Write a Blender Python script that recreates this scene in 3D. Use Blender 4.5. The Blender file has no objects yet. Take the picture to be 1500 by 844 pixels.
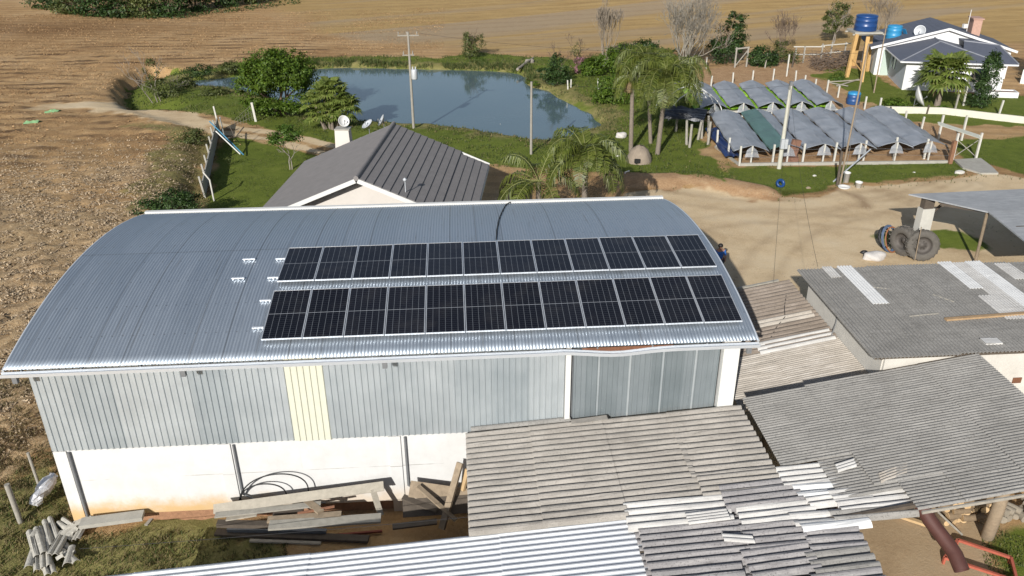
import bpy, bmesh, math, random
import numpy as np
from mathutils import Vector, Matrix
random.seed(7); RNG = np.random.default_rng(11)
S = bpy.context.scene
COL = S.collection
R_ = math.radians
def V(*a): return np.array(a, float)

# ------------------------------------------------------------------ camera
FPX = 1205.65; PITCH = .46057; YAW = .06619; ROLL = -.00617
CAM = V(11.1725, -18.7347, 16.3892)
def _basis():
    f = V(math.sin(YAW)*math.cos(PITCH), math.cos(YAW)*math.cos(PITCH), -math.sin(PITCH))
    r0 = V(math.cos(YAW), -math.sin(YAW), 0); u0 = np.cross(r0, f)
    return math.cos(ROLL)*r0+math.sin(ROLL)*u0, -math.sin(ROLL)*r0+math.cos(ROLL)*u0, f
CR, CU, CF = _basis()
def ray(u, v): return CF+CR*(u-750)/FPX-CU*(v-422)/FPX
def at(u, v, z=0.):                       # survey helper: point of the photo at a known height
    d = ray(u, v); return CAM+d*(z-CAM[2])/d[2]
def aty(u, v, y):                         # ... or in a known upright plane
    d = ray(u, v); return CAM+d*(y-CAM[1])/d[1]
cd = bpy.data.cameras.new('camera'); co = bpy.data.objects.new('camera', cd); COL.objects.link(co)
cd.sensor_width = 36; cd.lens = 36*FPX/1500; cd.clip_start = .1; cd.clip_end = 3000
M = Matrix((CR, CU, -CF)).transposed().to_4x4(); M.translation = Vector(CAM); co.matrix_world = M
S.camera = co

# ------------------------------------------------------------------ light
AZ, EL = 23.3, 25.6
w = bpy.data.worlds.new('World'); S.world = w; w.use_nodes = True
nt = w.node_tree; sk = nt.nodes.new('ShaderNodeTexSky'); sk.sky_type = 'NISHITA'; sk.sun_disc = False
sk.sun_elevation = R_(EL); sk.sun_rotation = R_(180+AZ); sk.air_density = 1.0; sk.dust_density = 1.0; sk.ozone_density = 1.5
bg = nt.nodes['Background']; hs = nt.nodes.new('ShaderNodeHueSaturation'); hs.inputs['Saturation'].default_value = .8; nt.links.new(sk.outputs[0], hs.inputs['Color']); nt.links.new(hs.outputs[0], bg.inputs[0]); bg.inputs[1].default_value = .078
sl = bpy.data.lights.new('sun', 'SUN'); so = bpy.data.objects.new('sun', sl); COL.objects.link(so)
sl.energy = 4.5; sl.angle = R_(.5); sl.color = (1, .97, .92)
sd_ = Vector((math.sin(R_(AZ))*math.cos(R_(EL)), math.cos(R_(AZ))*math.cos(R_(EL)), -math.sin(R_(EL))))
so.rotation_euler = sd_.to_track_quat('-Z', 'Y').to_euler()
S.view_settings.view_transform = 'Standard'; S.view_settings.look = 'None'
S.view_settings.exposure = .30; S.view_settings.gamma = 1.

# ------------------------------------------------------------------ material helpers
class NT:
    def __init__(s, name):
        s.m = bpy.data.materials.new(name); s.m.use_nodes = True; s.t = s.m.node_tree
        s.b = s.t.nodes['Principled BSDF']; s.out = s.t.nodes['Material Output']
    def n(s, ty, ins=None, **props):
        x = s.t.nodes.new('ShaderNode'+ty)
        for k, v in props.items(): setattr(x, k, v)
        for k, v in (ins or {}).items(): s.put(x, k, v)
        return x
    def put(s, x, k, v):
        i = x.inputs[k]
        if isinstance(v, bpy.types.NodeSocket): s.t.links.new(v, i)
        elif isinstance(v, bpy.types.Node): s.t.links.new(v.outputs[0], i)
        else: i.default_value = v
    def pos(s): return s.n('NewGeometry').outputs['Position']
    def obj(s): return s.n('TexCoord').outputs['Object']
    def scale(s, vec, sc): return s.n('VectorMath', {0: vec, 1: sc}, operation='MULTIPLY').outputs[0]
    def noise(s, vec, sc, det=4, rough=.55, dist=0.): return s.n('TexNoise', {'Vector': vec, 'Scale': sc, 'Detail': det, 'Roughness': rough, 'Distortion': dist}).outputs[0]
    def wave(s, vec, sc, dist=2., det=2, dscale=1., ax='X', ty='BANDS'): return s.n('TexWave', {'Vector': vec, 'Scale': sc, 'Distortion': dist, 'Detail': det, 'Detail Scale': dscale}, wave_type=ty, bands_direction=ax).outputs['Fac']
    def sep(s, vec): return s.n('SeparateXYZ', {0: vec}).outputs
    def math(s, op, a, b=0., c=0.): return s.n('Math', {0: a, 1: b, 2: c}, operation=op).outputs[0]
    def ss(s, x, lo, hi): return s.n('MapRange', {0: x, 1: lo, 2: hi}, interpolation_type='SMOOTHSTEP').outputs[0]
    def lin(s, x, lo, hi, a=0., b=1.): return s.n('MapRange', {0: x, 1: lo, 2: hi, 3: a, 4: b}).outputs[0]
    def mix(s, f, a, b, mode='MIX'):
        x = s.n('Mix', data_type='RGBA', blend_type=mode)
        s.put(x, 0, f)
        for k, v in ((6, a), (7, b)): s.put(x, k, v if not isinstance(v, tuple) else (*v, 1)[:4])
        return x.outputs[2]
    def ramp(s, f, *st):
        x = s.n('ValToRGB', {0: f}); e = x.color_ramp.elements
        while len(e) < len(st): e.new(.5)
        for q, (p, c) in zip(e, st): q.position = p; q.color = (*c, 1)
        return x.outputs[0]
    def attr(s, nm): return s.n('Attribute', attribute_name=nm)
    def bump(s, h, d=.02, st=1.): s.put(s.b, 'Normal', s.n('Bump', {'Height': h, 'Distance': d, 'Strength': st}).outputs[0])
    def fin(s, col=None, rough=.8, metal=0., spec=None):
        if col is not None: s.put(s.b, 'Base Color', col if not isinstance(col, tuple) else (*col, 1)[:4])
        s.put(s.b, 'Roughness', rough); s.put(s.b, 'Metallic', metal)
        if spec is not None: s.put(s.b, 'Specular IOR Level', spec)
        return s.m
MATS = {}
def plain(name, c, rough=.7, metal=0., var=.25, sc=3., bump=0., spec=None):
    """a painted / weathered plain surface with uneven tone"""
    if name in MATS: return MATS[name]
    k = NT(name); p = k.pos(); f = k.noise(p, sc, 6, .65)
    g = k.noise(p, sc*9, 3, .6)
    f2 = k.math('ADD', k.math('MULTIPLY', f, .7), k.math('MULTIPLY', g, .3))
    col = k.ramp(f2, (.25, tuple(x*(1-var) for x in c)), (.75, tuple(min(1, x*(1+var)) for x in c)))
    if bump: k.bump(g, bump)
    MATS[name] = k.fin(col, rough, metal, spec); return MATS[name]
def leafmat(name, a, b, trans=.3, rough=.55, yellow=None):
    if name in MATS: return MATS[name]
    k = NT(name); r = k.n('NewGeometry').outputs['Random Per Island']
    st = [(0., a), (.85, b)] + ([(1., yellow)] if yellow else [])
    big = k.noise(k.pos(), 1.1, 3, .6)
    col = k.mix(k.ss(big, .35, .65), k.ramp(r, *st), k.ramp(r, *[(p, tuple(x*.72 for x in c)) for p, c in st]))
    k.fin(col, rough, 0, .35)
    tr = k.n('BsdfTranslucent', {0: k.mix(1., col, (1., 1., .55), 'MULTIPLY')})
    mx = k.n('MixShader', {0: trans, 1: k.b.outputs[0], 2: tr.outputs[0]})
    k.t.links.new(mx.outputs[0], k.out.inputs[0]); MATS[name] = k.m; return k.m
def fibre(name, base, dark, lichen=.5, pale=None, sc=1.):
    """weathered fibre-cement: blotches, dark lichen speckle, streaks along the waves"""
    if name in MATS: return MATS[name]
    k = NT(name); p = k.pos()
    bl = k.noise(p, .9*sc, 6, .7); sp = k.noise(p, 22, 4, .75); st = k.noise(k.scale(p, (.9, 9., 1.)), 1.6, 4, .6)
    f = k.math('ADD', k.math('MULTIPLY', bl, .45), k.math('MULTIPLY', st, .55))
    col = k.ramp(f, (.3, tuple(x*.72 for x in base)), (.5, base), (.72, pale or tuple(x*1.3 for x in base)))
    big = k.ss(k.noise(p, .55*sc, 5, .7, .6), .5, .66)
    col = k.mix(k.math('MULTIPLY', big, .4), col, tuple((x+y)/2 for x, y in zip(base, dark)))
    run = k.ss(k.noise(k.scale(p, (.5, 5., 1.)), 2.3, 4, .65), .58, .72); col = k.mix(k.math('MULTIPLY', run, lichen*.55), col, dark)
    col = k.mix(k.math('MULTIPLY', k.ss(sp, .52, .68), lichen), col, dark)
    col = k.mix(k.math('MULTIPLY', k.ss(k.noise(p, 60, 2, .5), .62, .75), .5), col, tuple(x*1.5 for x in base))
    k.bump(sp, .004, .6); MATS[name] = k.fin(col, .92, 0, .25); return MATS[name]

# ------------------------------------------------------------------ mesh helpers
class MB:
    def __init__(s): s.v = []; s.f = []; s.sm = []
    def add(s, vs, fs, smooth=False):
        o = len(s.v); s.v.extend([tuple(map(float, q)) for q in vs]); s.f.extend([tuple(o+i for i in f) for f in fs]); s.sm.extend([smooth]*len(fs)); return s
    def hexa(s, p):                      # 8 points: bottom ring 0-3, top ring 4-7
        return s.add(p, [(3, 2, 1, 0), (4, 5, 6, 7), (0, 1, 5, 4), (1, 2, 6, 5), (2, 3, 7, 6), (3, 0, 4, 7)])
    def box(s, c, sx, sy, sz, rz=0., taper=1.):   # c = centre of the base
        cs, sn = math.cos(rz), math.sin(rz); p = []
        for z, t in ((0, 1), (sz, taper)):
            for a, b in ((-1, -1), (1, -1), (1, 1), (-1, 1)):
                x, y = a*sx/2*t, b*sy/2*t; p.append((c[0]+x*cs-y*sn, c[1]+x*sn+y*cs, c[2]+z))
        return s.hexa(p)
    def beam(s, a, b, w=.1, h=.1, up=(0, 0, 1), roll=0.):
        a = np.array(a, float); b = np.array(b, float); d = b-a; d /= np.linalg.norm(d)
        up = np.array(up, float)
        if abs(d@up) > .97: up = V(0, 1, 0)
        x = np.cross(d, up); x /= np.linalg.norm(x); y = np.cross(x, d)
        x, y = x*math.cos(roll)+y*math.sin(roll), y*math.cos(roll)-x*math.sin(roll)
        p = []
        for q in (a, b):
            for i, j in ((-1, -1), (1, -1), (1, 1), (-1, 1)): p.append(q+x*i*w/2+y*j*h/2)
        return s.hexa(p)
    def tube(s, pts, rad, n=8, caps=True, smooth=True):
        P = [np.array(q, float) for q in pts]; k = len(P)
        rad = [rad]*k if not hasattr(rad, '__len__') else rad
        vs = []; x = None
        for i in range(k):
            d = P[min(i+1, k-1)]-P[max(i-1, 0)]; d = d/(np.linalg.norm(d)+1e-9)
            if x is None:
                x = np.cross(d, V(0, 0, 1) if abs(d[2]) < .95 else V(0, 1, 0))
            else: x = x-d*(x@d)
            x = x/(np.linalg.norm(x)+1e-9); y = np.cross(d, x)
            for j in range(n):
                a = 2*math.pi*j/n; vs.append(P[i]+rad[i]*(math.cos(a)*x+math.sin(a)*y))
        fs = [(i*n+j, i*n+(j+1) % n, (i+1)*n+(j+1) % n, (i+1)*n+j) for i in range(k-1) for j in range(n)]
        s.add(vs, fs, smooth)
        if caps: s.add([vs[j] for j in range(n)], [tuple(range(n))[::-1]]); s.add([vs[(k-1)*n+j] for j in range(n)], [tuple(range(n))])
        return s
    def lathe(s, c, prof, n=20, smooth=True, ax=None):   # prof [(r,z)...]
        vs = []
        for r, z in prof:
            for j in range(n): a = 2*math.pi*j/n; vs.append(V(r*math.cos(a), r*math.sin(a), z))
        if ax is not None:
            q = Vector((0, 0, 1)).rotation_difference(Vector(ax)).to_matrix(); vs = [np.array(q @ Vector(x)) for x in vs]
        c = np.array(c, float)
        return s.add([c+x for x in vs], [(i*n+j, i*n+(j+1) % n, (i+1)*n+(j+1) % n, (i+1)*n+j) for i in range(len(prof)-1) for j in range(n)], smooth)
    def sheet(s, O, A, B, pitch, amp, na=2, prof='sin', th=.012, ns=6, sag=0., jit=0.):
        """corrugated sheet: corner O, waves running along A, stacked along B"""
        O, A, B = (np.array(q, float) for q in (O, A, B)); LB = np.linalg.norm(B)
        N = np.cross(A, B); N /= np.linalg.norm(N)
        if N[2] < 0: N = -N
        k = max(1, int(round(LB/pitch))); cols = []
        if prof == 'sin': one = [(0., -1.), (.07, -.35), (.2, .5), (.38, .95), (.55, .95), (.75, .5), (.92, -.35)]
        else: one = [(0, -1), (.18, -1), (.3, 1), (.5, 1), (.62, -1)]
        for i in range(k): cols += [((i+t)/k, h) for t, h in one]
        cols.append((1., one[0][1])); nc = len(cols); vs = []
        for lay in (0, 1):
            for t, h in cols:
                for i in range(na+1):
                    q = i/na; vs.append(O+A*q+B*t+N*(h*amp-lay*th-sag*math.sin(math.pi*q)+(random.gauss(0, jit) if jit and 0 < i < na else 0)))
        g = lambda l, c, i: l*nc*(na+1)+c*(na+1)+i
        fs = []
        for c in range(nc-1):
            for i in range(na):
                fs.append((g(0, c, i), g(0, c, i+1), g(0, c+1, i+1), g(0, c+1, i))); fs.append((g(1, c+1, i), g(1, c+1, i+1), g(1, c, i+1), g(1, c, i)))
            fs.append((g(0, c, 0), g(0, c+1, 0), g(1, c+1, 0), g(1, c, 0))); fs.append((g(0, c+1, na), g(0, c, na), g(1, c, na), g(1, c+1, na)))
        for i in range(na):
            fs.append((g(0, 0, i+1), g(0, 0, i), g(1, 0, i), g(1, 0, i+1))); fs.append((g(0, nc-1, i), g(0, nc-1, i+1), g(1, nc-1, i+1), g(1, nc-1, i)))
        return s.add(vs, fs, False)
    def slab(s, pts, th, up=True):       # polygon extruded along z by th
        n = len(pts); lo = [(p[0], p[1], p[2]-th) for p in pts]
        return s.add(list(pts)+lo, [tuple(range(n)), tuple(range(n, 2*n))[::-1]]+[(i, n+i, n+(i+1) % n, (i+1) % n) for i in range(n)])
def mesh(name, v, f, smooth=None, mat=None):
    me = bpy.data.meshes.new(name); me.from_pydata(v, [], f)
    if smooth is not None: me.polygons.foreach_set('use_smooth', smooth if hasattr(smooth, '__len__') else [smooth]*len(f))
    if mat: me.materials.append(mat)
    me.update(); return me
def quads(name, vs, mat, k=4, smooth=False):  # fast: vs = (n,k,3) array, one face each
    n = len(vs); me = bpy.data.meshes.new(name)
    me.vertices.add(n*k); me.vertices.foreach_set('co', np.asarray(vs, np.float32).ravel())
    me.loops.add(n*k); me.loops.foreach_set('vertex_index', np.arange(n*k, dtype=np.int32))
    me.polygons.add(n); me.polygons.foreach_set('loop_start', np.arange(0, n*k, k, dtype=np.int32)); me.polygons.foreach_set('loop_total', np.full(n, k, np.int32))
    me.materials.append(mat); me.update(); me.validate(); return me
def link(name, me, parent=None):
    o = bpy.data.objects.new(name, me); COL.objects.link(o)
    if parent is not None:
        o.parent = parent
        root = parent
        while root.parent is not None: root = root.parent
        if parent is root: o.matrix_parent_inverse = Matrix.Translation(-root.location)
    return o
def mk(name, mb, mat, parent=None, fix=True):
    me = mesh(name, mb.v, mb.f, mb.sm, mat)
    if fix:
        b = bmesh.new(); b.from_mesh(me); bmesh.ops.recalc_face_normals(b, faces=b.faces); b.to_mesh(me); b.free()
    return link(name, me, parent)
def tag(o, label, cat, group=None, kind=None):
    if label: o['label'] = label
    if cat: o['category'] = cat
    if group: o['group'] = group
    if kind: o['kind'] = kind
    return o
def thing(name, label, cat, loc, group=None):
    o = bpy.data.objects.new(name, None); COL.objects.link(o); o.location = tuple(map(float, loc)); o.empty_display_size = .2
    return tag(o, label, cat, group)
def struct(o): o['kind'] = 'structure'; return o
def dup(root, loc, label=None, rz=None, group=None, scale=None):
    r = root.copy(); COL.objects.link(r); r.location = tuple(map(float, loc))
    if rz is not None: r.rotation_euler.z = rz
    if scale: r.scale = scale if hasattr(scale, '__len__') else (scale,)*3
    if label: r['label'] = label
    if group: r['group'] = group
    for ch in list(root.children):
        c = ch.copy(); COL.objects.link(c); c.parent = r
        for g in list(ch.children):
            d = g.copy(); COL.objects.link(d); d.parent = c
    return r
def ordn(i): return ['first', 'second', 'third', 'fourth', 'fifth', 'sixth', 'seventh', 'eighth', 'ninth', 'tenth', 'eleventh', 'twelfth', 'thirteenth', 'fourteenth'][i]
# ------------------------------------------------------------------ terrain
def pix(z, *uv): return [tuple(at(u, v, z)[:2]) for u, v in uv]
def sdpoly(x, y, poly):
    P = np.array(poly); n = len(P); d = np.full(x.shape, 1e9); ins = np.zeros(x.shape, bool)
    for i in range(n):
        a, b = P[i], P[(i+1) % n]; ex, ey = b-a; wx, wy = x-a[0], y-a[1]
        t = np.clip((wx*ex+wy*ey)/(ex*ex+ey*ey+1e-12), 0, 1); d = np.minimum(d, (wx-ex*t)**2+(wy-ey*t)**2)
        if abs(ey) > 1e-12:
            c = ((a[1] <= y) != (b[1] <= y)) & (x < a[0]+(y-a[1])*ex/ey); ins ^= c
    d = np.sqrt(d); return np.where(ins, -d, d)
def sdline(x, y, pts):
    P = np.array(pts); d = np.full(x.shape, 1e9)
    for a, b in zip(P[:-1], P[1:]):
        e = b-a; t = np.clip(((x-a[0])*e[0]+(y-a[1])*e[1])/(e@e+1e-12), 0, 1); d = np.minimum(d, (x-a[0]-e[0]*t)**2+(y-a[1]-e[1]*t)**2)
    return np.sqrt(d)
def sst(x, lo, hi): t = np.clip((x-lo)/(hi-lo), 0, 1); return t*t*(3-2*t)
def vnoise(x, y, s, seed=0):            # smooth value noise
    x = x/s+seed*17.3; y = y/s+seed*9.1; xi = np.floor(x).astype(int); yi = np.floor(y).astype(int); fx = x-xi; fy = y-yi
    fx = fx*fx*(3-2*fx); fy = fy*fy*(3-2*fy)
    h = lambda a, b: (np.sin(a*127.1+b*311.7+seed*74.7)*43758.5453) % 1.
    return (h(xi, yi)*(1-fx)+h(xi+1, yi)*fx)*(1-fy)+(h(xi, yi+1)*(1-fx)+h(xi+1, yi+1)*fx)*fy
WATER_Z = -.5
POND = pix(WATER_Z, (268, 120), (300, 128), (345, 132), (420, 150), (470, 168), (525, 178), (560, 181), (600, 183), (640, 184), (672, 187), (700, 192), (730, 198), (760, 203), (800, 206), (835, 199), (862, 190), (874, 183), (868, 174), (855, 165), (835, 154), (812, 143), (800, 134), (778, 129), (765, 122), (768, 115), (755, 109), (735, 106), (700, 104.5), (660, 103.5), (620, 102.5), (560, 101), (500, 100), (430, 103), (360, 112), (310, 117))
LAWN = pix(0, (306, 312), (312, 262), (318, 225), (330, 205), (345, 198), (400, 212), (470, 228), (530, 248), (560, 312))
PBANK = pix(0, (201, 161), (188, 151), (178, 139), (177, 126), (186, 114), (200, 106), (222, 100), (250, 100), (300, 102), (345, 92), (420, 90), (470, 84), (560, 82), (640, 84), (700, 78), (760, 83), (800, 84), (850, 88), (880, 78), (1010, 98), (1040, 160), (1030, 220), (1075, 262), (1060, 272), (1000, 262), (905, 252), (830, 250), (720, 242), (560, 222), (480, 208), (400, 190), (330, 172), (250, 160))
FRONTG = pix(0, (1060, 235), (1083, 246), (1400, 237), (1412, 250), (1400, 258), (1290, 268), (1235, 268), (1200, 282), (1150, 286), (1125, 277), (1075, 266))
RLAWN = pix(0, (1405, 236), (1440, 238), (1520, 262), (1640, 262), (1640, 196), (1500, 200), (1440, 205), (1395, 205))
KLAWN = pix(0, (1195, 112), (1230, 98), (1290, 108), (1310, 130), (1480, 140), (1640, 140), (1640, 178), (1500, 186), (1380, 182), (1300, 172), (1270, 150), (1225, 130))
LRLAWN = pix(0, (1452, 800), (1500, 762), (1580, 770), (1580, 900), (1475, 900))
WEED = pix(0, (-400, 740), (10, 720), (60, 665), (90, 690), (125, 768), (180, 762), (300, 752), (330, 760), (420, 775), (400, 900), (-400, 900))
YARD = [(19, -.3), (19, 11), (20.3, 24), (20.5, 26.2)] + pix(0, (985, 276), (1060, 274), (1080, 272), (1125, 279), (1150, 289), (1200, 286), (1235, 271), (1290, 270), (1400, 261), (1450, 252), (1520, 266), (1640, 270)) + [(60, 14), (40, -1), (26, -.3)]
BEHIND = pix(0, (1020, 110), (1060, 96), (1120, 92), (1190, 82), (1250, 80), (1262, 110), (1215, 122), (1260, 152), (1320, 175), (1400, 190), (1420, 206), (1400, 240), (1083, 245), (1040, 170))
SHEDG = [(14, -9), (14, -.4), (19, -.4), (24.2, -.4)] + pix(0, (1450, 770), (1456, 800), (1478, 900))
TRACK = pix(0, (60, 160), (150, 157), (215, 166), (280, 178), (330, 190), (400, 200), (480, 219), (560, 238))
CUTB = pix(0, (880, 262), (960, 266), (1010, 263), (1060, 272), (1110, 282))
DITCH = pix(0, (222, 100), (200, 106), (186, 114), (177, 126), (178, 139), (188, 151), (200, 159))
FIELD = [(-1.7, 60), (-1.7, 5.4), (-2.5, 3.6), (-3.4, 1.8), (-4.6, -.5), (-7, -3), (-60, -12), (-60, 60)]
FENCE_L = [tuple(at(300, 290)[:2]), tuple(at(321, 191)[:2])]
FIELD = [(-1.7, 5.4), (-2.5, 3.6), (-3.4, 1.8), (-4.6, -.5), (-7, -3), (-70, -12), (-70, 75), (-20, 75), (-18, 52), (-7.2, 42.2), (-3.9, 27.3), (-2.6, 22), (-1.7, 12)]
def height(x, y, rough=True):
    x = np.asarray(x, float); y = np.asarray(y, float); h = np.zeros(x.shape)
    sf = sdpoly(x, y, FIELD); top = np.interp(y, [0, 24, 40, 62], [1.0, .9, .35, 0.])
    h += top*sst(-sf, 0., 1.5)
    sp = sdpoly(x, y, POND); h += np.where(sp < 4, -1.1*(1-sst(sp, -1.2, 1.1)), 0)-.15*(1-sst(sp, 0, 4))
    dd = sdline(x, y, DITCH); ins = sdpoly(x, y, PBANK) < 0; h -= 1.2*np.where(ins, 1-sst(dd, .3, 4.5), 1-sst(dd, .2, .7))
    h += .35*(1-sst(np.abs(sdline(x, y, CUTB)), .3, 1.6))*sst(x, 19, 21.5)
    h += sst(y, 75, 140)*2.5*sst(x, 5, 60)
    if rough:
        n = (vnoise(x, y, .55, 1)-.5)*.6+(vnoise(x, y, 1.6, 2)-.5)
        inf = sst(-sf, .3, 1.5); wd = 1-sst(sdpoly(x, y, WEED), -.2, 1.); pb = 1-sst(np.abs(sp-1.2), .8, 3)
        h += n*(.03+.09*inf*np.interp(y, [0, 30, 60], [1, .8, .3])+.16*wd+.14*pb+.07*(sf < 0))
    return h
def hz(x, y): return float(height(np.array([x]), np.array([y]), False)[0])
def gp(u, v, z=0.):                     # photo point on the terrain
    p = at(u, v, z)
    for _ in range(4): p = at(u, v, hz(p[0], p[1])+z)
    return p

gx = np.concatenate([-np.geomspace(700, 72, 14), np.arange(-70, -14, .5), np.arange(-14, 46, .26), np.arange(46, 104, .5), np.geomspace(106, 700, 14)])
gy = np.concatenate([-np.geomspace(300, 14, 8), np.arange(-13, 32, .22), np.arange(32, 74, .34), np.arange(74, 130, .8), np.geomspace(132, 900, 14)])
GX, GY = np.meshgrid(gx, gy); X = GX.ravel(); Y = GY.ravel()
fine = (X > -71) & (X < 105) & (Y < 131)
Z = height(X, Y)
clod = RNG.normal(0, 1, X.shape)
sf = sdpoly(X, Y, FIELD)
def soft(sd, wdt, nz=.0): return np.clip(.5-sd/(2*wdt), 0, 1)
nz = (vnoise(X, Y, 1.2, 4)-.5)*1.2+(vnoise(X, Y, .45, 5)-.5)*.7
sp = sdpoly(X, Y, POND)
c_grass = np.maximum.reduce([soft(sdpoly(X, Y, P)+nz*k, .5) for P, k in ((LAWN, .4), (PBANK, 1.), (FRONTG, .6), (RLAWN, .4), (KLAWN, 1.), (LRLAWN, .4))])
c_dry = np.clip(soft(np.abs(sp-1.0)-1.3+nz*1.6, 1.) * .7 + soft(sdpoly(X, Y, pix(0, (200, 170), (340, 150), (330, 185), (240, 165))), 2)*.5, 0, 1)
bank_strip = soft(np.abs(sf+1.2)-2.2+nz*2.0, 1.)*sst(Y, 20, 24)*(1-sst(Y, 42, 46))
c_dry = np.maximum(c_dry, bank_strip*.9); c_grass = np.maximum(c_grass, bank_strip*.62)
lawn_in = soft(sdpoly(X, Y, LAWN)+nz*.3, .4); c_dry *= (1-lawn_in)
c_weed = soft(sdpoly(X, Y, WEED)+nz, .6); c_grass = np.maximum(c_grass, c_weed*.85); c_dry = np.maximum(c_dry, c_weed*(.95+nz*.3))
tr = np.minimum(np.abs(sdline(X, Y, TRACK)-.75), 9)
c_track = np.maximum(soft(tr-.42+nz*.35, .25), soft(sdline(X, Y, TRACK)-1.5+nz*1.2, .8)*(1-sst(X, -9, -6)))*sst(X, -32, -15)*(1-sst(X, 3.5, 5))
c_grass *= (1-.9*c_track)
c_dirt = np.maximum.reduce([soft(sdpoly(X, Y, YARD)+nz*.5, .35), soft(sdpoly(X, Y, SHEDG)+nz*.3, .3), c_track])
c_dirt *= 1-np.maximum.reduce([soft(sdpoly(X, Y, P)+nz*k, .5) for P, k in ((FRONTG, .6), (RLAWN, .4), (LRLAWN, .4))])
patch = soft(np.hypot(X-at(1400, 350)[0], (Y-at(1400, 350)[1])*1.3)-1.7+nz*1.2, .5); c_grass = np.maximum(c_grass, patch*.8)
patch2 = soft(np.hypot(X-at(1310, 350)[0], (Y-at(1310, 350)[1])*.8)-1.3+nz*1.2, .5); c_grass = np.maximum(c_grass, patch2*.6)
c_orange = np.maximum.reduce([soft(sdpoly(X, Y, BEHIND)+nz*.8, .6)*(1-soft(sdpoly(X, Y, KLAWN)+nz, .5)), soft(sdline(X, Y, CUTB)-1.3+nz, .6)*sst(X, 19, 21),
    soft(np.abs(sp-.35)-.45+nz*.9, .35)*np.maximum(sst(Y, 58, 62)*.9, .35), soft(np.hypot((X-at(415, 168)[0])/1.7, Y-at(415, 168)[1])-1.7+nz*1.1, .5), soft(np.abs(Y-.2)-.5+nz*.8, .5)*(np.abs(X-8) < 5.5)*.7])
c_orange = np.maximum(c_orange, soft(sdline(X, Y, DITCH)-.6+nz*.8, .3)*.5*(sdpoly(X, Y, PBANK) > -.1))
c_moist_shade = np.maximum(soft(np.hypot((X-at(60, 40)[0])/2.6, Y-at(60, 40)[1])-6+nz*3, 6), 0)  # darker soil patch in the far left corner of the field
wet = soft(np.minimum(sdline(X, Y, pix(0, (1150, 283), (1195, 284), (1225, 277), (1262, 292), (1268, 301))), 9)-.35+nz*.3, .25)
rut = np.maximum.reduce([soft(np.abs(sdline(X, Y, pix(0, *L_))-.8)-.16+nz*.3, .3) for L_ in (((1010, 330), (1090, 318), (1200, 322), (1290, 330), (1420, 270)), ((1090, 430), (1130, 370), (1180, 330), (1260, 310), (1400, 268)), ((960, 285), (1060, 300), (1180, 300), (1300, 285)))]); c_moist_shade = np.maximum.reduce([c_moist_shade*.9, wet, rut*.55, soft(sdpoly(X, Y, SHEDG)+nz*.4, .4)*.75*(X > 19), soft(np.hypot((X-at(20, 42)[0])/3., (Y-at(20, 42)[1])/.9)-7+nz*2, 4)*.85])  # wet trails, ruts, corner patch; under-shed shade put into the ground colour
c_straw = sst(X+.35*(Y-75)+vnoise(X, Y, 14, 7)*16, 4, 18)*sst(Y, 66, 74)
c_stub = soft(sf+nz, .5)*(1-sst(Y+vnoise(X, Y, 6, 8)*14, 26, 44))
Z += np.where(fine, clod*(.004+.05*c_stub*np.interp(Y, [0, 40], [1, .6])+.02*soft(sf, .5)+.035*c_weed), 0)
nx, ny = len(gx), len(gy)
ii, jj = np.meshgrid(np.arange(nx-1), np.arange(ny-1)); q0 = (jj*nx+ii).ravel()
QF = np.stack([q0, q0+1, q0+1+nx, q0+nx], 1)

# ground material: one soil/grass blend driven by where each cover grows
k = NT('ground_cover'); p = k.pos()
A = k.attr('cover_a'); a3 = k.n('SeparateColor', {0: A.outputs['Color']}).outputs; aA = A.outputs['Alpha']
B = k.attr('cover_b'); b3 = k.n('SeparateColor', {0: B.outputs['Color']}).outputs; bA = B.outputs['Alpha']
n1 = k.noise(p, .12, 5, .6); n2 = k.noise(p, 1.3, 6, .7); n3 = k.noise(p, 9., 5, .75); n4 = k.noise(p, 30., 3, .7)
nA = k.math('ADD', k.math('MULTIPLY', n2, .5), k.math('MULTIPLY', n3, .5))
soil = k.ramp(k.math('ADD', k.math('MULTIPLY', n1, .4), k.math('MULTIPLY', nA, .6)), (.36, (.27, .15, .065)), (.5, (.45, .285, .135)), (.62, (.55, .38, .21)))
wv = k.wave(k.scale(k.n('Mapping', {'Vector': p, 'Rotation': (0, 0, R_(12))}).outputs[0], (.16, 1., 1.)), .17, 6., 3, .5, 'Y')
wv2 = k.math('ADD', k.math('MULTIPLY', k.noise(k.scale(p, (.10, 1., 1.)), .22, 6, .7), .5), k.math('MULTIPLY', k.noise(k.scale(k.n('Mapping', {'Vector': p, 'Rotation': (0, 0, R_(-6))}).outputs[0], (.04, 1., 1.)), 1.1, 3, .6), .5))
soil = k.mix(k.math('MULTIPLY', k.math('MULTIPLY', k.ss(wv, .5, .85), k.ss(n2, .35, .55)), .32), soil, (.14, .085, .048))
ring = k.n('VectorMath', {0: p, 1: tuple(at(190, 118))}, operation='SUBTRACT').outputs[0]
rw = k.wave(k.scale(ring, (1., .8, 0.)), .21, 3.5, 3, .5, ty='RINGS')
rd = k.n('VectorMath', {0: k.scale(ring, (1., .8, 0.))}, operation='LENGTH').outputs['Value']
rm = k.math('MULTIPLY', k.math('MULTIPLY', k.ss(rd, 3, 6), k.math('SUBTRACT', 1., k.ss(rd, 18, 26))), k.ss(k.noise(p, .25, 3, .6), .42, .62))
soil = k.mix(k.math('MULTIPLY', k.math('MULTIPLY', k.ss(rw, .55, .85), rm), .8), soil, (.10, .06, .034))
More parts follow.
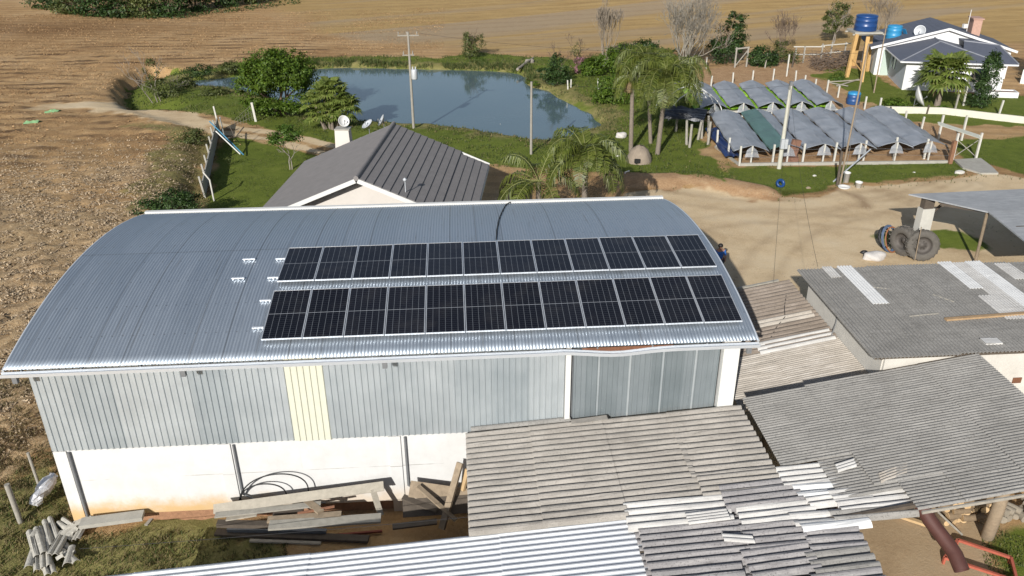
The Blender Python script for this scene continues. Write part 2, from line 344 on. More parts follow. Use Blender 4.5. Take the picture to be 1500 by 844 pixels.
straw = k.ramp(k.math('ADD', k.math('MULTIPLY', wv2, .35), k.math('ADD', k.math('MULTIPLY', k.noise(k.scale(p, (.25, 1.6, 1)), .8, 5, .7), .45), k.math('MULTIPLY', n3, .2))), (.3, (.19, .125, .065)), (.45, (.39, .255, .105)), (.58, (.48, .33, .14)), (.72, (.50, .385, .24)))
tl = k.noise(k.scale(k.n('Mapping', {'Vector': p, 'Rotation': (0, 0, R_(-24))}).outputs[0], (.07, 1., 1)), .11, 4, .55, .6)
straw = k.mix(k.math('MULTIPLY', k.ss(tl, .5, .62), .75), straw, (.37, .285, .195))
cw = k.wave(k.scale(k.n('Mapping', {'Vector': p, 'Rotation': (0, 0, R_(-9))}).outputs[0], (.12, 1., 1.)), .10, 5., 3, .4, 'Y'); straw = k.mix(k.math('MULTIPLY', k.math('MULTIPLY', k.ss(cw, .6, .9), k.ss(n2, .35, .6)), .28), straw, (.24, .15, .07))
stub = k.ramp(k.math('ADD', k.math('MULTIPLY', n3, .55), k.math('MULTIPLY', n4, .45)), (.3, (.19, .115, .058)), (.44, (.39, .26, .14)), (.56, (.52, .38, .225)), (.68, (.60, .475, .31)))
stub = k.mix(k.math('MULTIPLY', k.ss(n1, .4, .65), .35), stub, k.mix(1., stub, (.8, .84, .8), 'MULTIPLY'))
row = k.wave(k.n('Mapping', {'Vector': p, 'Rotation': (0, 0, R_(38))}).outputs[0], .3, 3., 3, .6, 'X')
stub = k.mix(k.math('MULTIPLY', k.ss(row, .5, .9), .3), stub, (.14, .09, .05))
dirt = k.ramp(k.math('ADD', k.math('MULTIPLY', k.noise(p, .35, 6, .65), .7), k.math('MULTIPLY', n3, .3)), (.32, (.43, .31, .18)), (.5, (.59, .455, .285)), (.66, (.62, .50, .335)))
orange = k.ramp(nA, (.3, (.24, .135, .065)), (.5, (.42, .265, .145)), (.68, (.52, .37, .22)))
grass = k.ramp(k.math('ADD', k.math('MULTIPLY', n2, .4), k.math('ADD', k.math('MULTIPLY', n4, .35), k.math('MULTIPLY', n1, .25))), (.32, (.065, .092, .012)), (.5, (.128, .162, .024)), (.66, (.19, .21, .045)))
dry = k.ramp(nA, (.3, (.12, .115, .036)), (.5, (.215, .195, .07)), (.7, (.33, .275, .125)))
def blend(fac, lo=.3, hi=.7, kk=.5):
    f = k.math('ADD', fac, k.math('MULTIPLY', k.math('SUBTRACT', nA, .5), kk)); return k.ss(f, lo, hi)
col = k.mix(blend(b3[2], kk=.4), soil, straw); col = k.mix(blend(bA, kk=.3), col, stub)
col = k.mix(blend(a3[1]), col, dirt); col = k.mix(blend(a3[2], kk=.8), col, orange)
gcol = k.mix(blend(b3[0], kk=1.2), grass, dry); col = k.mix(blend(a3[0], kk=.9), col, gcol)
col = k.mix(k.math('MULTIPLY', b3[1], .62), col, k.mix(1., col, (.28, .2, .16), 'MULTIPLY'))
hh = k.math('ADD', k.math('MULTIPLY', n3, .6), k.math('MULTIPLY', n4, .4))
k.bump(hh, .09, k.math('ADD', .35, k.math('MULTIPLY', k.math('SUBTRACT', 1., a3[1]), .65)))
GROUND = k.fin(col, .95, 0, .15)
zone = np.zeros(len(q0), int)
fc = lambda a: a[QF].mean(1)
zone[fc(c_dirt) > .5] = 1; zone[fc(c_grass) > .5] = 2; zone[fc(c_orange)*.9 > np.maximum(fc(c_grass), .55)] = 3
cov = {'cover_a': np.stack([c_grass, c_dirt, c_orange, np.ones_like(X)], 1), 'cover_b': np.stack([c_dry, c_moist_shade, c_straw, c_stub], 1)}
for zi, nm in enumerate(('ground', 'dirt_yard', 'grass_ground', 'clay_ground')):
    F = QF[zone == zi]; used, inv = np.unique(F, return_inverse=True); F = inv.reshape(F.shape)
    me = bpy.data.meshes.new(nm); me.vertices.add(len(used)); me.vertices.foreach_set('co', np.stack([X, Y, Z], 1)[used].astype(np.float32).ravel())
    n = len(F); me.loops.add(n*4); me.loops.foreach_set('vertex_index', F.ravel().astype(np.int32)); me.polygons.add(n)
    me.polygons.foreach_set('loop_start', np.arange(0, n*4, 4, dtype=np.int32)); me.polygons.foreach_set('loop_total', np.full(n, 4, np.int32))
    me.polygons.foreach_set('use_smooth', np.ones(n, bool)); me.update(); me.validate()
    for an, d in cov.items():
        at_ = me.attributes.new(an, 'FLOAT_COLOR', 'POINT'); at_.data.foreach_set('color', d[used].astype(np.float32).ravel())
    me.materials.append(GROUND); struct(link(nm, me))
# pond water
k = NT('pond_water'); p = k.pos()
k.bump(k.noise(k.scale(p, (1, 2.2, 1)), 2.2, 3, .5), .008, .22)
MW = k.fin(k.ramp(k.noise(p, .15, 3, .5), (.3, (.078, .122, .140)), (.7, (.098, .142, .155))), .06, 0, .6)
P = np.array(POND); c = P.mean(0); ex = P+(P-c)/np.linalg.norm(P-c, axis=1)[:, None]*1.0
mb = MB(); mb.slab([(q[0], q[1], WATER_Z) for q in ex], .05); struct(mk('pond_water', mb, MW))
# ------------------------------------------------------------------ warehouse
ZE, ZS, WY, SAG, Y0 = 5.521, 2.709, 10.258, .7265, -.45
GX0, GX1, LX = -.335, 18.86, 18.51
_c = (WY-Y0)/2; RAD = (_c*_c+SAG*SAG)/(2*SAG); MID = (Y0+WY)/2
def arcz(y): return ZE+SAG-RAD+math.sqrt(max(RAD*RAD-(y-MID)**2, 0))
def arcn(y): return V(0, (y-MID)/RAD, math.sqrt(1-((y-MID)/RAD)**2))
def on_roof(u, v):
    z = 6.
    for _ in range(30): p = at(u, v, z); z = arcz(min(max(p[1], Y0), WY))
    return p
k = NT('galvanised_roof'); p = k.pos(); s3 = k.sep(p)
wn = k.n('TexWhiteNoise', {'W': k.math('FLOOR', k.math('DIVIDE', s3[0], .83))}, noise_dimensions='1D').outputs[0]
wn2 = k.n('TexWhiteNoise', {'W': k.math('ADD', k.math('FLOOR', k.math('DIVIDE', s3[0], .83)), k.math('MULTIPLY', k.math('GREATER_THAN', s3[1], 4.9), 57.3))}, noise_dimensions='1D').outputs[0]
seam = k.math('LESS_THAN', k.math('FRACT', k.math('DIVIDE', s3[0], .83)), .045)
lap = k.math('COMPARE', s3[1], 4.92, .035)
st = k.noise(k.scale(p, (3., .35, .35)), 2.2, 5, .6); bl = k.noise(p, .45, 4, .6)
t = k.math('ADD', k.math('MULTIPLY', wn2, .35), k.math('ADD', k.math('MULTIPLY', st, .4), k.math('MULTIPLY', bl, .25)))
col = k.ramp(t, (.2, (.34, .39, .445)), (.8, (.41, .46, .515)))
col = k.mix(k.math('MULTIPLY', k.math('MULTIPLY', seam, k.math('GREATER_THAN', wn, .45)), .5), col, (.15, .16, .17)); col = k.mix(k.math('MULTIPLY', lap, .4), col, (.18, .19, .2))
col = k.mix(k.math('MULTIPLY', k.ss(k.noise(p, 1.7, 6, .75), .62, .75), .3), col, (.33, .31, .28))
run = k.ss(k.noise(k.scale(p, (6., .22, .22)), 1.5, 5, .65), .56, .74); col = k.mix(k.math('MULTIPLY', run, .5), col, (.2, .2, .19))
scr = k.math('MULTIPLY', k.math('COMPARE', k.math('FRACT', k.math('DIVIDE', s3[1], 1.22)), .5, .014), k.math('COMPARE', k.math('FRACT', k.math('DIVIDE', s3[0], .2667)), .5, .1)); col = k.mix(k.math('MULTIPLY', scr, .5), col, (.16, .16, .16))
k.bump(k.noise(k.scale(p, (1., .6, 1)), .9, 4, .6), .03, .35)
M_ROOF = k.fin(col, k.lin(st, .3, .7, .42, .56), .65)
def cladding(name, a, b, sw=.99, metal=.45, rough=(.38, .55), xl=None):
    k = NT(name); p = k.pos(); s3 = k.sep(p)
    wn = k.n('TexWhiteNoise', {'W': k.math('FLOOR', k.math('DIVIDE', s3[0], sw))}, noise_dimensions='1D').outputs[0]
    st = k.noise(k.scale(p, (5., 1, .35)), 1.6, 5, .6); bl = k.noise(p, .8, 5, .65)
    t = k.math('ADD', k.math('MULTIPLY', wn, .3), k.math('ADD', k.math('MULTIPLY', st, .3), k.math('MULTIPLY', bl, .4)))
    col = k.ramp(t, (.25, a), (.75, b))
    col = k.mix(k.math('MULTIPLY', k.ss(k.noise(p, 26, 3, .7), .68, .74), .5), col, (.75, .75, .72))
    return k.fin(col, k.lin(bl, .3, .7, *rough), metal)
M_CLAD = cladding('galvanised_cladding', (.33, .375, .40), (.52, .555, .57))
M_DOOR = cladding('sliding_door_sheet', (.20, .235, .25), (.29, .325, .345), .9)
M_CREAM = plain('cream_translucent_sheet', (.56, .56, .46), .5, 0, .08)
k = NT('white_masonry'); p = k.pos(); s3 = k.sep(p)
bl = k.noise(p, 1.1, 6, .7); lo = k.math('ADD', s3[2], k.math('MULTIPLY', k.math('SUBTRACT', k.noise(p, 1.4, 5, .7), .5), .9))
col = k.ramp(bl, (.25, (.52, .515, .50)), (.55, (.60, .598, .585)), (.8, (.63, .628, .62)))
col = k.mix(k.math('MULTIPLY', k.math('MULTIPLY', k.ss(lo, 1.05, .45), k.lin(s3[0], 3.5, 6.5, 1., .45)), .85), col, (.54, .33, .11))
col = k.mix(k.math('MULTIPLY', k.math('COMPARE', s3[2], 1.62, .012), k.ss(k.noise(p, .9, 3), .42, .6)), col, (.36, .35, .33)); drip = k.noise(k.scale(p, (7, 7, .4)), 1., 4, .6)
col = k.mix(k.math('MULTIPLY', k.ss(drip, .62, .8), .3), col, (.45, .42, .36))
k.bump(k.noise(p, 40, 3, .6), .004); M_WALL = k.fin(col, .85)
M_WHITE = plain('white_paint', (.62, .615, .59), .6, 0, .06, 1.2)
M_ALU = plain('bright_aluminium', (.80, .82, .84), .35, .6, .06, 2.)
M_GUT = plain('galvanised_gutter', (.70, .73, .76), .4, .45, .08, 1.)
M_PIPE = plain('grey_downpipe', (.16, .165, .17), .5, 0, .2, 3)
M_RUST = plain('rusty_steel', (.17, .075, .04), .9, .1, .45, 5, .004)
M_DARK = plain('dark_opening', (.015, .014, .013), .9, 0, .1)
M_CABLE = plain('black_cable', (.012, .012, .013), .6, 0, .1)

wh = thing('warehouse', 'long grey metal warehouse with curved corrugated roof carrying solar panels', 'warehouse', (9, 5, 0))
# roof: every wave modelled, bent over the arch
pitch, amp = .088, .0095; xs, hs = [], []
n = int(round((GX1-GX0)/pitch))
for i in range(n):
    for t_, h_ in ((0, 0), (.25, 1), (.5, 0), (.75, -1)): xs.append(GX0+(i+t_)*(GX1-GX0)/n); hs.append(h_*amp)
xs.append(GX1); hs.append(0); ys = np.linspace(Y0, WY, 34)
vs = []
for lay in (0, .012):
    for y in ys:
        nn = arcn(y); z = arcz(y)
        for x, h_ in zip(xs, hs): vs.append((x, y+nn[1]*(h_-lay), z+nn[2]*(h_-lay)))
nc, ny_ = len(xs), len(ys); off = nc*ny_
fs = [(r*nc+c, r*nc+c+1, (r+1)*nc+c+1, (r+1)*nc+c) for r in range(ny_-1) for c in range(nc-1)]
fs += [(off+r*nc+c, off+(r+1)*nc+c, off+(r+1)*nc+c+1, off+r*nc+c+1) for r in range(ny_-1) for c in range(nc-1)]
fs += [(c, off+c, off+c+1, c+1) for c in range(nc-1)]+[((ny_-1)*nc+c, (ny_-1)*nc+c+1, off+(ny_-1)*nc+c+1, off+(ny_-1)*nc+c) for c in range(nc-1)]
link('roof', mesh('roof', vs, fs, True, M_ROOF), wh)
mb = MB()   # white edge flashing at the two rounded ends and along the back
for x in (GX0-.012, GX1+.012):
    mb = MB(); mb.tube([(x, a, arcz(a)-.03) for a in ys], .035, 6); mk('roof_edge', mb, M_GUT, wh)
mb = MB(); mb.beam((GX0, WY+.09, ZE+.01), (GX1, WY+.09, ZE+.01), .16, .12); mk('gutter', mb, M_WHITE, wh)
# gutter with its sagging stretch over the sliding door
mb = MB(); gx_ = np.linspace(GX0-.05, GX1+.02, 60); sagf = lambda x: .10*math.exp(-((x-15.1)/.8)**2)-.02*math.exp(-((x-13.7)/.3)**2)
for a, b in zip(gx_[:-1], gx_[1:]):
    za, zb = ZE-.05-sagf(a), ZE-.05-sagf(b)
    mb.hexa([(a, Y0-.15, za-.1), (b, Y0-.15, zb-.1), (b, Y0-.03, zb-.1), (a, Y0-.03, za-.1), (a, Y0-.17, za), (b, Y0-.17, zb), (b, Y0-.152, zb), (a, Y0-.152, za)])
    mb.hexa([(a, Y0-.15, za-.102), (b, Y0-.15, zb-.102), (b, Y0-.02, zb-.102), (a, Y0-.02, za-.102), (a, Y0-.15, za-.09), (b, Y0-.15, zb-.09), (b, Y0-.02, zb-.09), (a, Y0-.02, za-.09)])
    mb.hexa([(a, Y0-.035, za-.1), (b, Y0-.035, zb-.1), (b, Y0-.02, zb-.1), (a, Y0-.02, za-.1), (a, Y0-.035, za-.0), (b, Y0-.035, zb-.0), (b, Y0-.02, zb-.0), (a, Y0-.02, za-.0)])
mk('gutter', mb, M_GUT, wh)
mb = MB(); mb.beam((14.2, Y0-.008, ZE-.09), (16.6, Y0-.008, ZE-.09), .014, .11); mk('rusty_edge', mb, M_RUST, wh)
mb = MB()
for x in np.arange(.1, 18.6, 1.45): mb.beam((x, -.06, ZE-.09), (x, Y0-.02, ZE-.045), .04, .05)
for x in (GX0+.28, 4.05, 9.1, GX1-.25): mb.box((x, Y0-.09, ZE-.33), .12, .1, .17)
mk('gutter_bracket', mb, M_PIPE, wh)
# walls
mb = MB()
mb.box((6.95, .1, .38), 13.9, .2, ZS-.38+.02); mb.box((9.25, 9.85, 0), 18.5, .2, ZS); mb.box((.1, 4.975, .0), .2, 9.55, ZS); mb.box((18.4, 4.975, .0), .2, 9.55, ZS)
mk('masonry_wall', mb, M_WALL, wh)
mb = MB(); mb.box((7.1, .13, -.1), 13.6, .1, .48); mk('footing', mb, plain('bare_brick', (.30, .16, .09), .9, 0, .4, 9, .01), wh)
CRX0, CRX1 = 6.43, 7.43
def ribs(x0, x1, z0, z1, y, sgn=-1, pitch=.165, d=.028):
    n = max(1, int(round((x1-x0)/pitch))); P = (x1-x0)/n; pr = []
    for i in range(n):
        for t_, h_ in ((0, 0), (.62, 0), (.7, 1), (.9, 1), (.98, 0)): pr.append((x0+(i+t_)*P, y+sgn*h_*d))
    pr.append((x1, y)); m = len(pr)
    vs = [(a, b, z0) for a, b in pr]+[(a, b, z1) for a, b in pr]; vs += [(a, b-sgn*.012, z) for z in (z0, z1) for a, b in pr]
    fs = [(i, i+1, m+i+1, m+i) for i in range(m-1)]+[(2*m+i, 3*m+i, 3*m+i+1, 2*m+i+1) for i in range(m-1)]+[(i, 2*m+i, 2*m+i+1, i+1) for i in range(m-1)]
    return vs, fs
mb = MB()
for x0, x1 in ((-.02, CRX0), (CRX1, 13.82)): mb.add(*ribs(x0, x1, ZS-.03, ZE-.06, -.035))
mk('metal_cladding', mb, M_CLAD, wh)
mb = MB(); mb.add(*ribs(CRX0, CRX1, ZS-.05, ZE-.06, -.04)); mk('translucent_sheet', mb, M_CREAM, wh)
for x, nm in ((0., 'left'), (18.5, 'right')):
    mb = MB(); ysx = np.linspace(0, 9.9, 12); sg = -1 if x == 0 else 1
    pr = [(x+sg*.03, y) for y in ysx]; top = [arcz(y)-.04 for y in ysx]
    vs = [(a, b, ZS-.03) for a, b in pr]+[(a, b, z) for (a, b), z in zip(pr, top)]+[(a-sg*.06, b, ZS-.03) for a, b in pr]+[(a-sg*.06, b, z) for (a, b), z in zip(pr, top)]
    m = 12; mb.add(vs, [(i, i+1, m+i+1, m+i) for i in range(m-1)]+[(2*m+i, 2*m+i+1, 3*m+i+1, 3*m+i) for i in range(m-1)]); mk('gable_cladding', mb, M_CLAD, wh)
mb = MB(); mb.add(*ribs(0, 18.5, ZS-.03, ZE-.1, 9.98, 1)); mk('metal_cladding', mb, M_CLAD, wh)
# pillars and pipes
for x, w_, z0 in ((.16, .34, -.1), (4.5, .34, .0), (9.12, .34, .0)):
    mb = MB(); mb.box((x, .06, z0), w_, .20, ZS-.06-z0); mk('pillar', mb, M_WALL, wh)
mb = MB(); mb.box((13.9, -.06, .3), .14, .2, ZE-.45); mk('pillar', mb, M_WHITE, wh)
mb = MB(); mb.box((18.3, -.06, .3), .44, .24, ZE-.45); mk('pillar', mb, M_WHITE, wh)
for x, z0, r in ((.40, -.02, .04), (4.76, .35, .03), (9.42, .55, .034)):
    mb = MB(); pts = [(x, -.055, ZS-.08), (x, -.055, z0)]
    if r < .036: pts = [(x, -.055, ZS-.08), (x, -.06, .95), (x+.3, -.14, .8), (x+2.3, -.16, .55)]
    mb.tube(pts, r, 8); mk('downpipe', mb, M_PIPE, wh)
# sliding door on the right
dr = link('door', mesh('door', *ribs(14.0, 18.05, 2.2, ZE-.2, .02, -1, .145, .014), None, M_DOOR), wh)
for x in (14.75, 15.6, 16.5, 17.4):
    mb = MB(); mb.beam((x, -.004, 2.2), (x, -.004, ZE-.2), .05, .012, up=(0, 1, 0)); mk('rail', mb, M_CLAD, dr)
mb = MB(); mb.beam((13.98, -.02, ZE-.22), (18.1, -.02, ZE-.22), .06, .05); mk('rail', mb, M_PIPE, dr)
mb = MB(); mb.box((14.02, -.0, 2.3), .05, .06, 3.); mk('rail', mb, M_PIPE, dr)
mb = MB(); mb.box((16, .06, 2.2), 4.2, .04, .7); mb.box((18.2, .04, 0), .3, .1, 2.8); mk('wall_base', mb, M_DARK, wh)
# black cable over the roof
mb = MB(); pts = [on_roof(u, v)+V(0, 0, .03) for u, v in ((748, 297), (741, 301), (736, 310), (731, 322), (728, 338), (727, 352))]; mb.tube(pts, .022, 5)
tag(mk('roof_cable', mb, M_CABLE), 'black cable running down the curved roof to the upper solar row', 'cable')

# ------------------------------------------------------------------ solar panels
PWD, PLN = 1.036, 2.08
k = NT('solar_cells'); s3 = k.sep(k.obj())
def line(c, n, wd):
    f = k.math('FRACT', k.math('ADD', k.math('MULTIPLY', c, n), .5)); return k.math('LESS_THAN', k.math('ABSOLUTE', k.math('SUBTRACT', f, .5)), wd*n/2)
u_ = k.math('DIVIDE', k.math('SUBTRACT', s3[0], .02), PWD-.04); v_ = k.math('DIVIDE', k.math('SUBTRACT', s3[1], .02), PLN-.04)
lv = line(u_, 6., .011); lh = line(v_, 24., .0042); lm = k.math('COMPARE', v_, .5, .0048)
col = k.mix(k.noise(k.pos(), .35, 2), (.0035, .004, .007), (.007, .0075, .011))
col = k.mix(k.math('MULTIPLY', lh, .28), col, (.12, .13, .15)); col = k.mix(k.math('MULTIPLY', lv, .4), col, (.28, .30, .33)); col = k.mix(k.math('MULTIPLY', lm, .6), col, (.36, .38, .41))
rnd = k.n('ObjectInfo').outputs['Random']; dust = k.ss(k.noise(k.pos(), 1.3, 5, .65), .45, .75)
col = k.mix(k.math('MULTIPLY', dust, .10), col, (.12, .11, .10)); col = k.mix(k.math('MULTIPLY', rnd, .06), col, (.10, .11, .14))
M_CELL = k.fin(col, k.lin(dust, 0, 1, .10, .28), 0, .32)
PITCHX = 12.7/12; PX0 = 5.908
def row_frame(y1, y2):
    a = V(0, y1, arcz(y1)); b = V(0, y2, arcz(y2)); return a+V(0, 0, .12), math.atan2(b[2]-a[2], b[1]-a[1])
rows = [('lower', row_frame(.113, 2.181)), ('upper', row_frame(2.639, 4.718))]
proto = None
for rn, (o_, tilt) in rows:
    for i in range(12):
        pos_ = V(PX0+i*PITCHX+.011, o_[1], o_[2])
        lab = f'black solar panel, {ordn(i)} from the left in the {rn} row on the curved roof'
        if proto is None:
            proto = thing('solar_panel', lab, 'solar panel', (0, 0, 0), 'solar panels on the warehouse roof')
            mb = MB(); mb.slab([(.014, .014, .004), (PWD-.014, .014, .004), (PWD-.014, PLN-.014, .004), (.014, PLN-.014, .004)], .03); mk('cell_sheet', mb, M_CELL, proto)
            mb = MB()
            mb.box((PWD/2, .008, -.03), PWD, .016, .042); mb.box((PWD/2, PLN-.008, -.03), PWD, .016, .042)
            mb.box((.008, PLN/2, -.03), .016, PLN-.034, .041); mb.box((PWD-.008, PLN/2, -.03), .016, PLN-.034, .041); mk('frame', mb, M_ALU, proto)
            r = proto; r.location = pos_
        else: r = dup(proto, pos_, lab)
        r.rotation_euler.x = tilt+random.uniform(-.004, .004); r.rotation_euler.y = random.uniform(-.004, .004)
# short mounting rails, some reaching out from under the panels, two left without panel
rails = [((365, 381.5), .36, 'lone short aluminium rail on bare roof, the upper of two without a panel'), ((349, 409.5), .36, 'lone short aluminium rail on bare roof, the lower of two without a panel'),
         ((411.5, 381), .30, 'short aluminium rail end sticking out beside upper solar row, nearer the ridge'), ((400, 408.5), .30, 'short aluminium rail end sticking out beside lower edge of upper solar row'),
         ((389, 442), .30, 'short aluminium rail end sticking out beside lower solar row, nearer the ridge'), ((378, 482), .30, 'short aluminium rail end sticking out beside lower solar row, nearest the gutter')]
for (u, v), l_, lab in rails:
    p = on_roof(u, v); mb = MB(); nn = arcn(p[1])
    mb.beam(p+V(-l_/2, 0, .045), p+V(l_/2, 0, .045), .05, .035, up=nn)
    for q in (-.4, 0, .4): mb.beam(p+V(l_*q, 0, .0), p+V(l_*q, 0, .03), .03, .03)
    tag(mk('mounting_rail', mb, M_ALU), lab, 'rail', 'short rails on the warehouse roof')

# ------------------------------------------------------------------ corrugated sheds in front
F_TAN = fibre('fibre_cement_tan', (.33, .305, .272), (.115, .10, .085), .5)
F_GREY = fibre('fibre_cement_grey', (.255, .245, .228), (.085, .08, .072), .7)
F_DARK = fibre('fibre_cement_dark', (.285, .272, .27), (.06, .052, .052), .65, (.42, .40, .38))
F_PALE = fibre('fibre_cement_pale', (.52, .505, .48), (.24, .22, .2), .3, (.66, .65, .62))
F_WHITE = fibre('fibre_cement_white', (.64, .64, .63), (.4, .39, .37), .25, (.72, .72, .71))
F_BROWN = fibre('fibre_cement_brown', (.235, .195, .16), (.08, .062, .05), .55, (.36, .31, .27))
F_SAND = fibre('fibre_cement_sand', (.40, .36, .31), (.2, .17, .14), .35, (.58, .54, .49))
M_WOOD = plain('weathered_wood', (.27, .21, .145), .85, 0, .35, 6, .006)
M_WOODG = plain('grey_wood', (.30, .28, .24), .9, 0, .3, 6, .006)
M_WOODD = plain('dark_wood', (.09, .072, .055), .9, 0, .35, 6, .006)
k = NT('zinc_sheet'); p = k.pos(); st = k.noise(k.scale(p, (.35, 4., 1)), 1.8, 5, .6)
M_ZINC = k.fin(k.ramp(k.math('ADD', k.math('MULTIPLY', st, .6), k.math('MULTIPLY', k.noise(p, .6, 4), .4)), (.3, (.50, .515, .54)), (.7, (.62, .635, .655))), k.lin(st, .3, .7, .4, .52), .18)

za = lambda x: 2.76+(x-11.1)*.0675
sh = thing('lean_to_shed', 'brown grey corrugated lean-to roof against the warehouse front', 'shed', (14.8, -2, 0))
xb = [11.1, 12.95, 14.85, 16.75, 18.72]
for i in range(4):
    x0, x1 = xb[i]-.12*(i > 0), xb[i+1]
    yb = (-.16, -4.1) if i < 2 else ((-.16, -3.6) if i == 2 else (-.16, -3.02))
    lift = .018*(i % 2)
    mb = MB(); mb.sheet((x0, yb[1], za(x0)+lift), (x1-x0, 0, za(x1)-za(x0)), (0, yb[0]-yb[1], 0), .232, .058, 4, th=.012, jit=.005)
    mk('roof_sheet', mb, F_TAN if i < 3 else F_SAND if False else F_TAN, sh)
mb = MB(); mb.sheet((11.25, -.2, za(11.25)+.085), (2.75, 0, .19), (0, .17, .03), .17, .03, 2); mk('ridge_strip', mb, F_GREY, sh)
mb = MB(); mb.beam((14.0, -.3, za(14)+.10), (15.0, -.26, za(15)+.11), .2, .012); mk('ridge_strip', mb, F_TAN, sh)
for x, y in ((11.3, -3.8), (11.3, -.5), (15, -3.6), (18.4, -.6)):
    mb = MB(); mb.tube([(x, y, -.1), (x, y, za(x)-.14)], .08, 8); mk('post', mb, M_WOODD, sh)
for y in (-.5, -2.1, -3.8):
    mb = MB(); mb.beam((11.2, y, za(11.2)-.13), (18.6, y, za(18.6)-.13), .06, .1); mk('beam', mb, M_WOODD, sh)
mb = MB(); mb.box((11.45, -2.2, 0), .04, 3.2, 2.2); mk('side_boards', mb, M_WOODD, sh)

zc = lambda x: 2.6+(x-11.07)*.075
ms = thing('metal_roof_shed', 'silver ribbed zinc shed roof along the bottom edge of the photo', 'shed', (8.5, -6, 0))
for i, (x0, x1) in enumerate(((2.1, 3.4), (3.3, 7.4), (7.3, 11.9), (11.8, 15.05))):
    mb = MB(); mb.sheet((x0, -8.9, zc(x0)+.012*(i % 2)), (x1-x0, 0, zc(x1)-zc(x0)), (0, 4.95, 0), .172, .024, 2, 'trap', .01); mk('roof_sheet', mb, M_ZINC, ms)
for x in (2.6, 7.3, 11.6):
    for y in (-4.2, -8.6):
        mb = MB(); mb.box((x, y, -.1), .14, .14, zc(x)); mk('post', mb, M_WOODD, ms)
for y in (-4.2, -8.6):
    mb = MB(); mb.beam((2.2, y, zc(2.2)-.1), (15, y, zc(15)-.1), .06, .1); mk('beam', mb, M_WOODD, ms)
mb = MB(); mb.box((8.8, -6.3, -.1), 12.4, .1, 2.2); mk('back_boards', mb, M_WOODD, ms)

zd = lambda x: za(x)+.0
ps = thing('patched_shed', 'shed roof patched with mismatched dark and white corrugated sheets', 'shed', (17.5, -5, 0))
D = [ # x0, x1, y_low, y_high, material, lift
 (14.75, 17.2, -4.55, -3.6, F_PALE, .02), (14.95, 17.35, -5.75, -4.5, F_DARK, -.01), (14.95, 16.9, -7.3, -5.7, F_DARK, -.02), (16.7, 18.75, -3.75, -2.95, F_TAN, .05),
 (17.1, 18.95, -4.25, -3.35, F_DARK, .07), (17.3, 19.1, -4.75, -4.1, F_PALE, .04), (17.25, 18.6, -5.55, -4.7, F_DARK, .02), (18.45, 19.65, -5.05, -4.5, F_PALE, .06),
 (18.65, 20.1, -3.75, -2.95, F_PALE, .10), (18.85, 20.4, -4.15, -3.6, F_WHITE, .08), (19.0, 20.5, -4.45, -4.1, F_PALE, .09), (19.6, 21.3, -4.75, -3.95, F_PALE, .12), (19.35, 21.25, -4.98, -4.6, F_GREY, .10), (19.9, 21.3, -4.3, -3.3, F_TAN, .03),
 (18.5, 19.75, -5.75, -5.0, F_DARK, .04), (18.55, 20.1, -5.25, -4.92, F_WHITE, .09), (17.05, 18.55, -6.35, -5.5, F_DARK, .03), (16.85, 18.3, -7.3, -6.3, F_DARK, .0), (18.35, 19.75, -6.4, -5.7, F_GREY, .05), (18.2, 19.7, -7.3, -6.3, F_DARK, .03)]
mb = MB(); mb.sheet((14.9, -7.4, zd(14.9)-.09), (4.75, 0, .32), (0, 4.3, 0), .225, .04, 3); mk('roof_sheet', mb, F_DARK, ps)
for x0, x1, y0, y1, m_, lf in D:
    mb = MB(); dz = random.uniform(-.008, .008); mb.sheet((x0, y0+random.uniform(-.04, .04), zd(x0)+lf+dz), (x1-x0, random.uniform(-.06, .06), zd(x1)-zd(x0)), (random.uniform(-.05, .05), y1-y0, 0), .225, .06, 3, jit=.005)
    mk('roof_sheet', mb, m_, ps)
for x, y in ((15.3, -7), (17.6, -7.2), (18.2, -4.9), (17.3, -3.4)):
    mb = MB(); mb.tube([(x, y, -.1), (x, y, zd(x)-.12)], .08, 8); mk('post', mb, M_WOODD, ps)
for y in (-3.6, -5.1, -7):
    mb = MB(); mb.beam((14.9, y, zd(14.9)-.13), (19.6, y, zd(19.6)-.13), .06, .1); mk('beam', mb, M_WOODD, ps)
for (u0, v0, u1, v1, wd), lab in (((1003, 752, 1064, 738, .36), 'short ribbed scrap sheet lying loose on the patched shed roof, beside its white patches'), ((1056, 783, 1102, 778, .24), 'pale broken sheet strip lying loose on the dark sheets of the patched shed roof')):
    a = at(u0, v0, 3.2); b = at(u1, v1, 3.4); mb = MB(); mb.sheet((a[0], a[1], zd(a[0])+.11), (b[0]-a[0], b[1]-a[1], zd(b[0])-zd(a[0])), (0, -wd, 0), .1, .018, 2)
    tag(mk('loose_sheet', mb, F_PALE), lab, 'scrap sheet', 'scrap sheets on the patched roof')

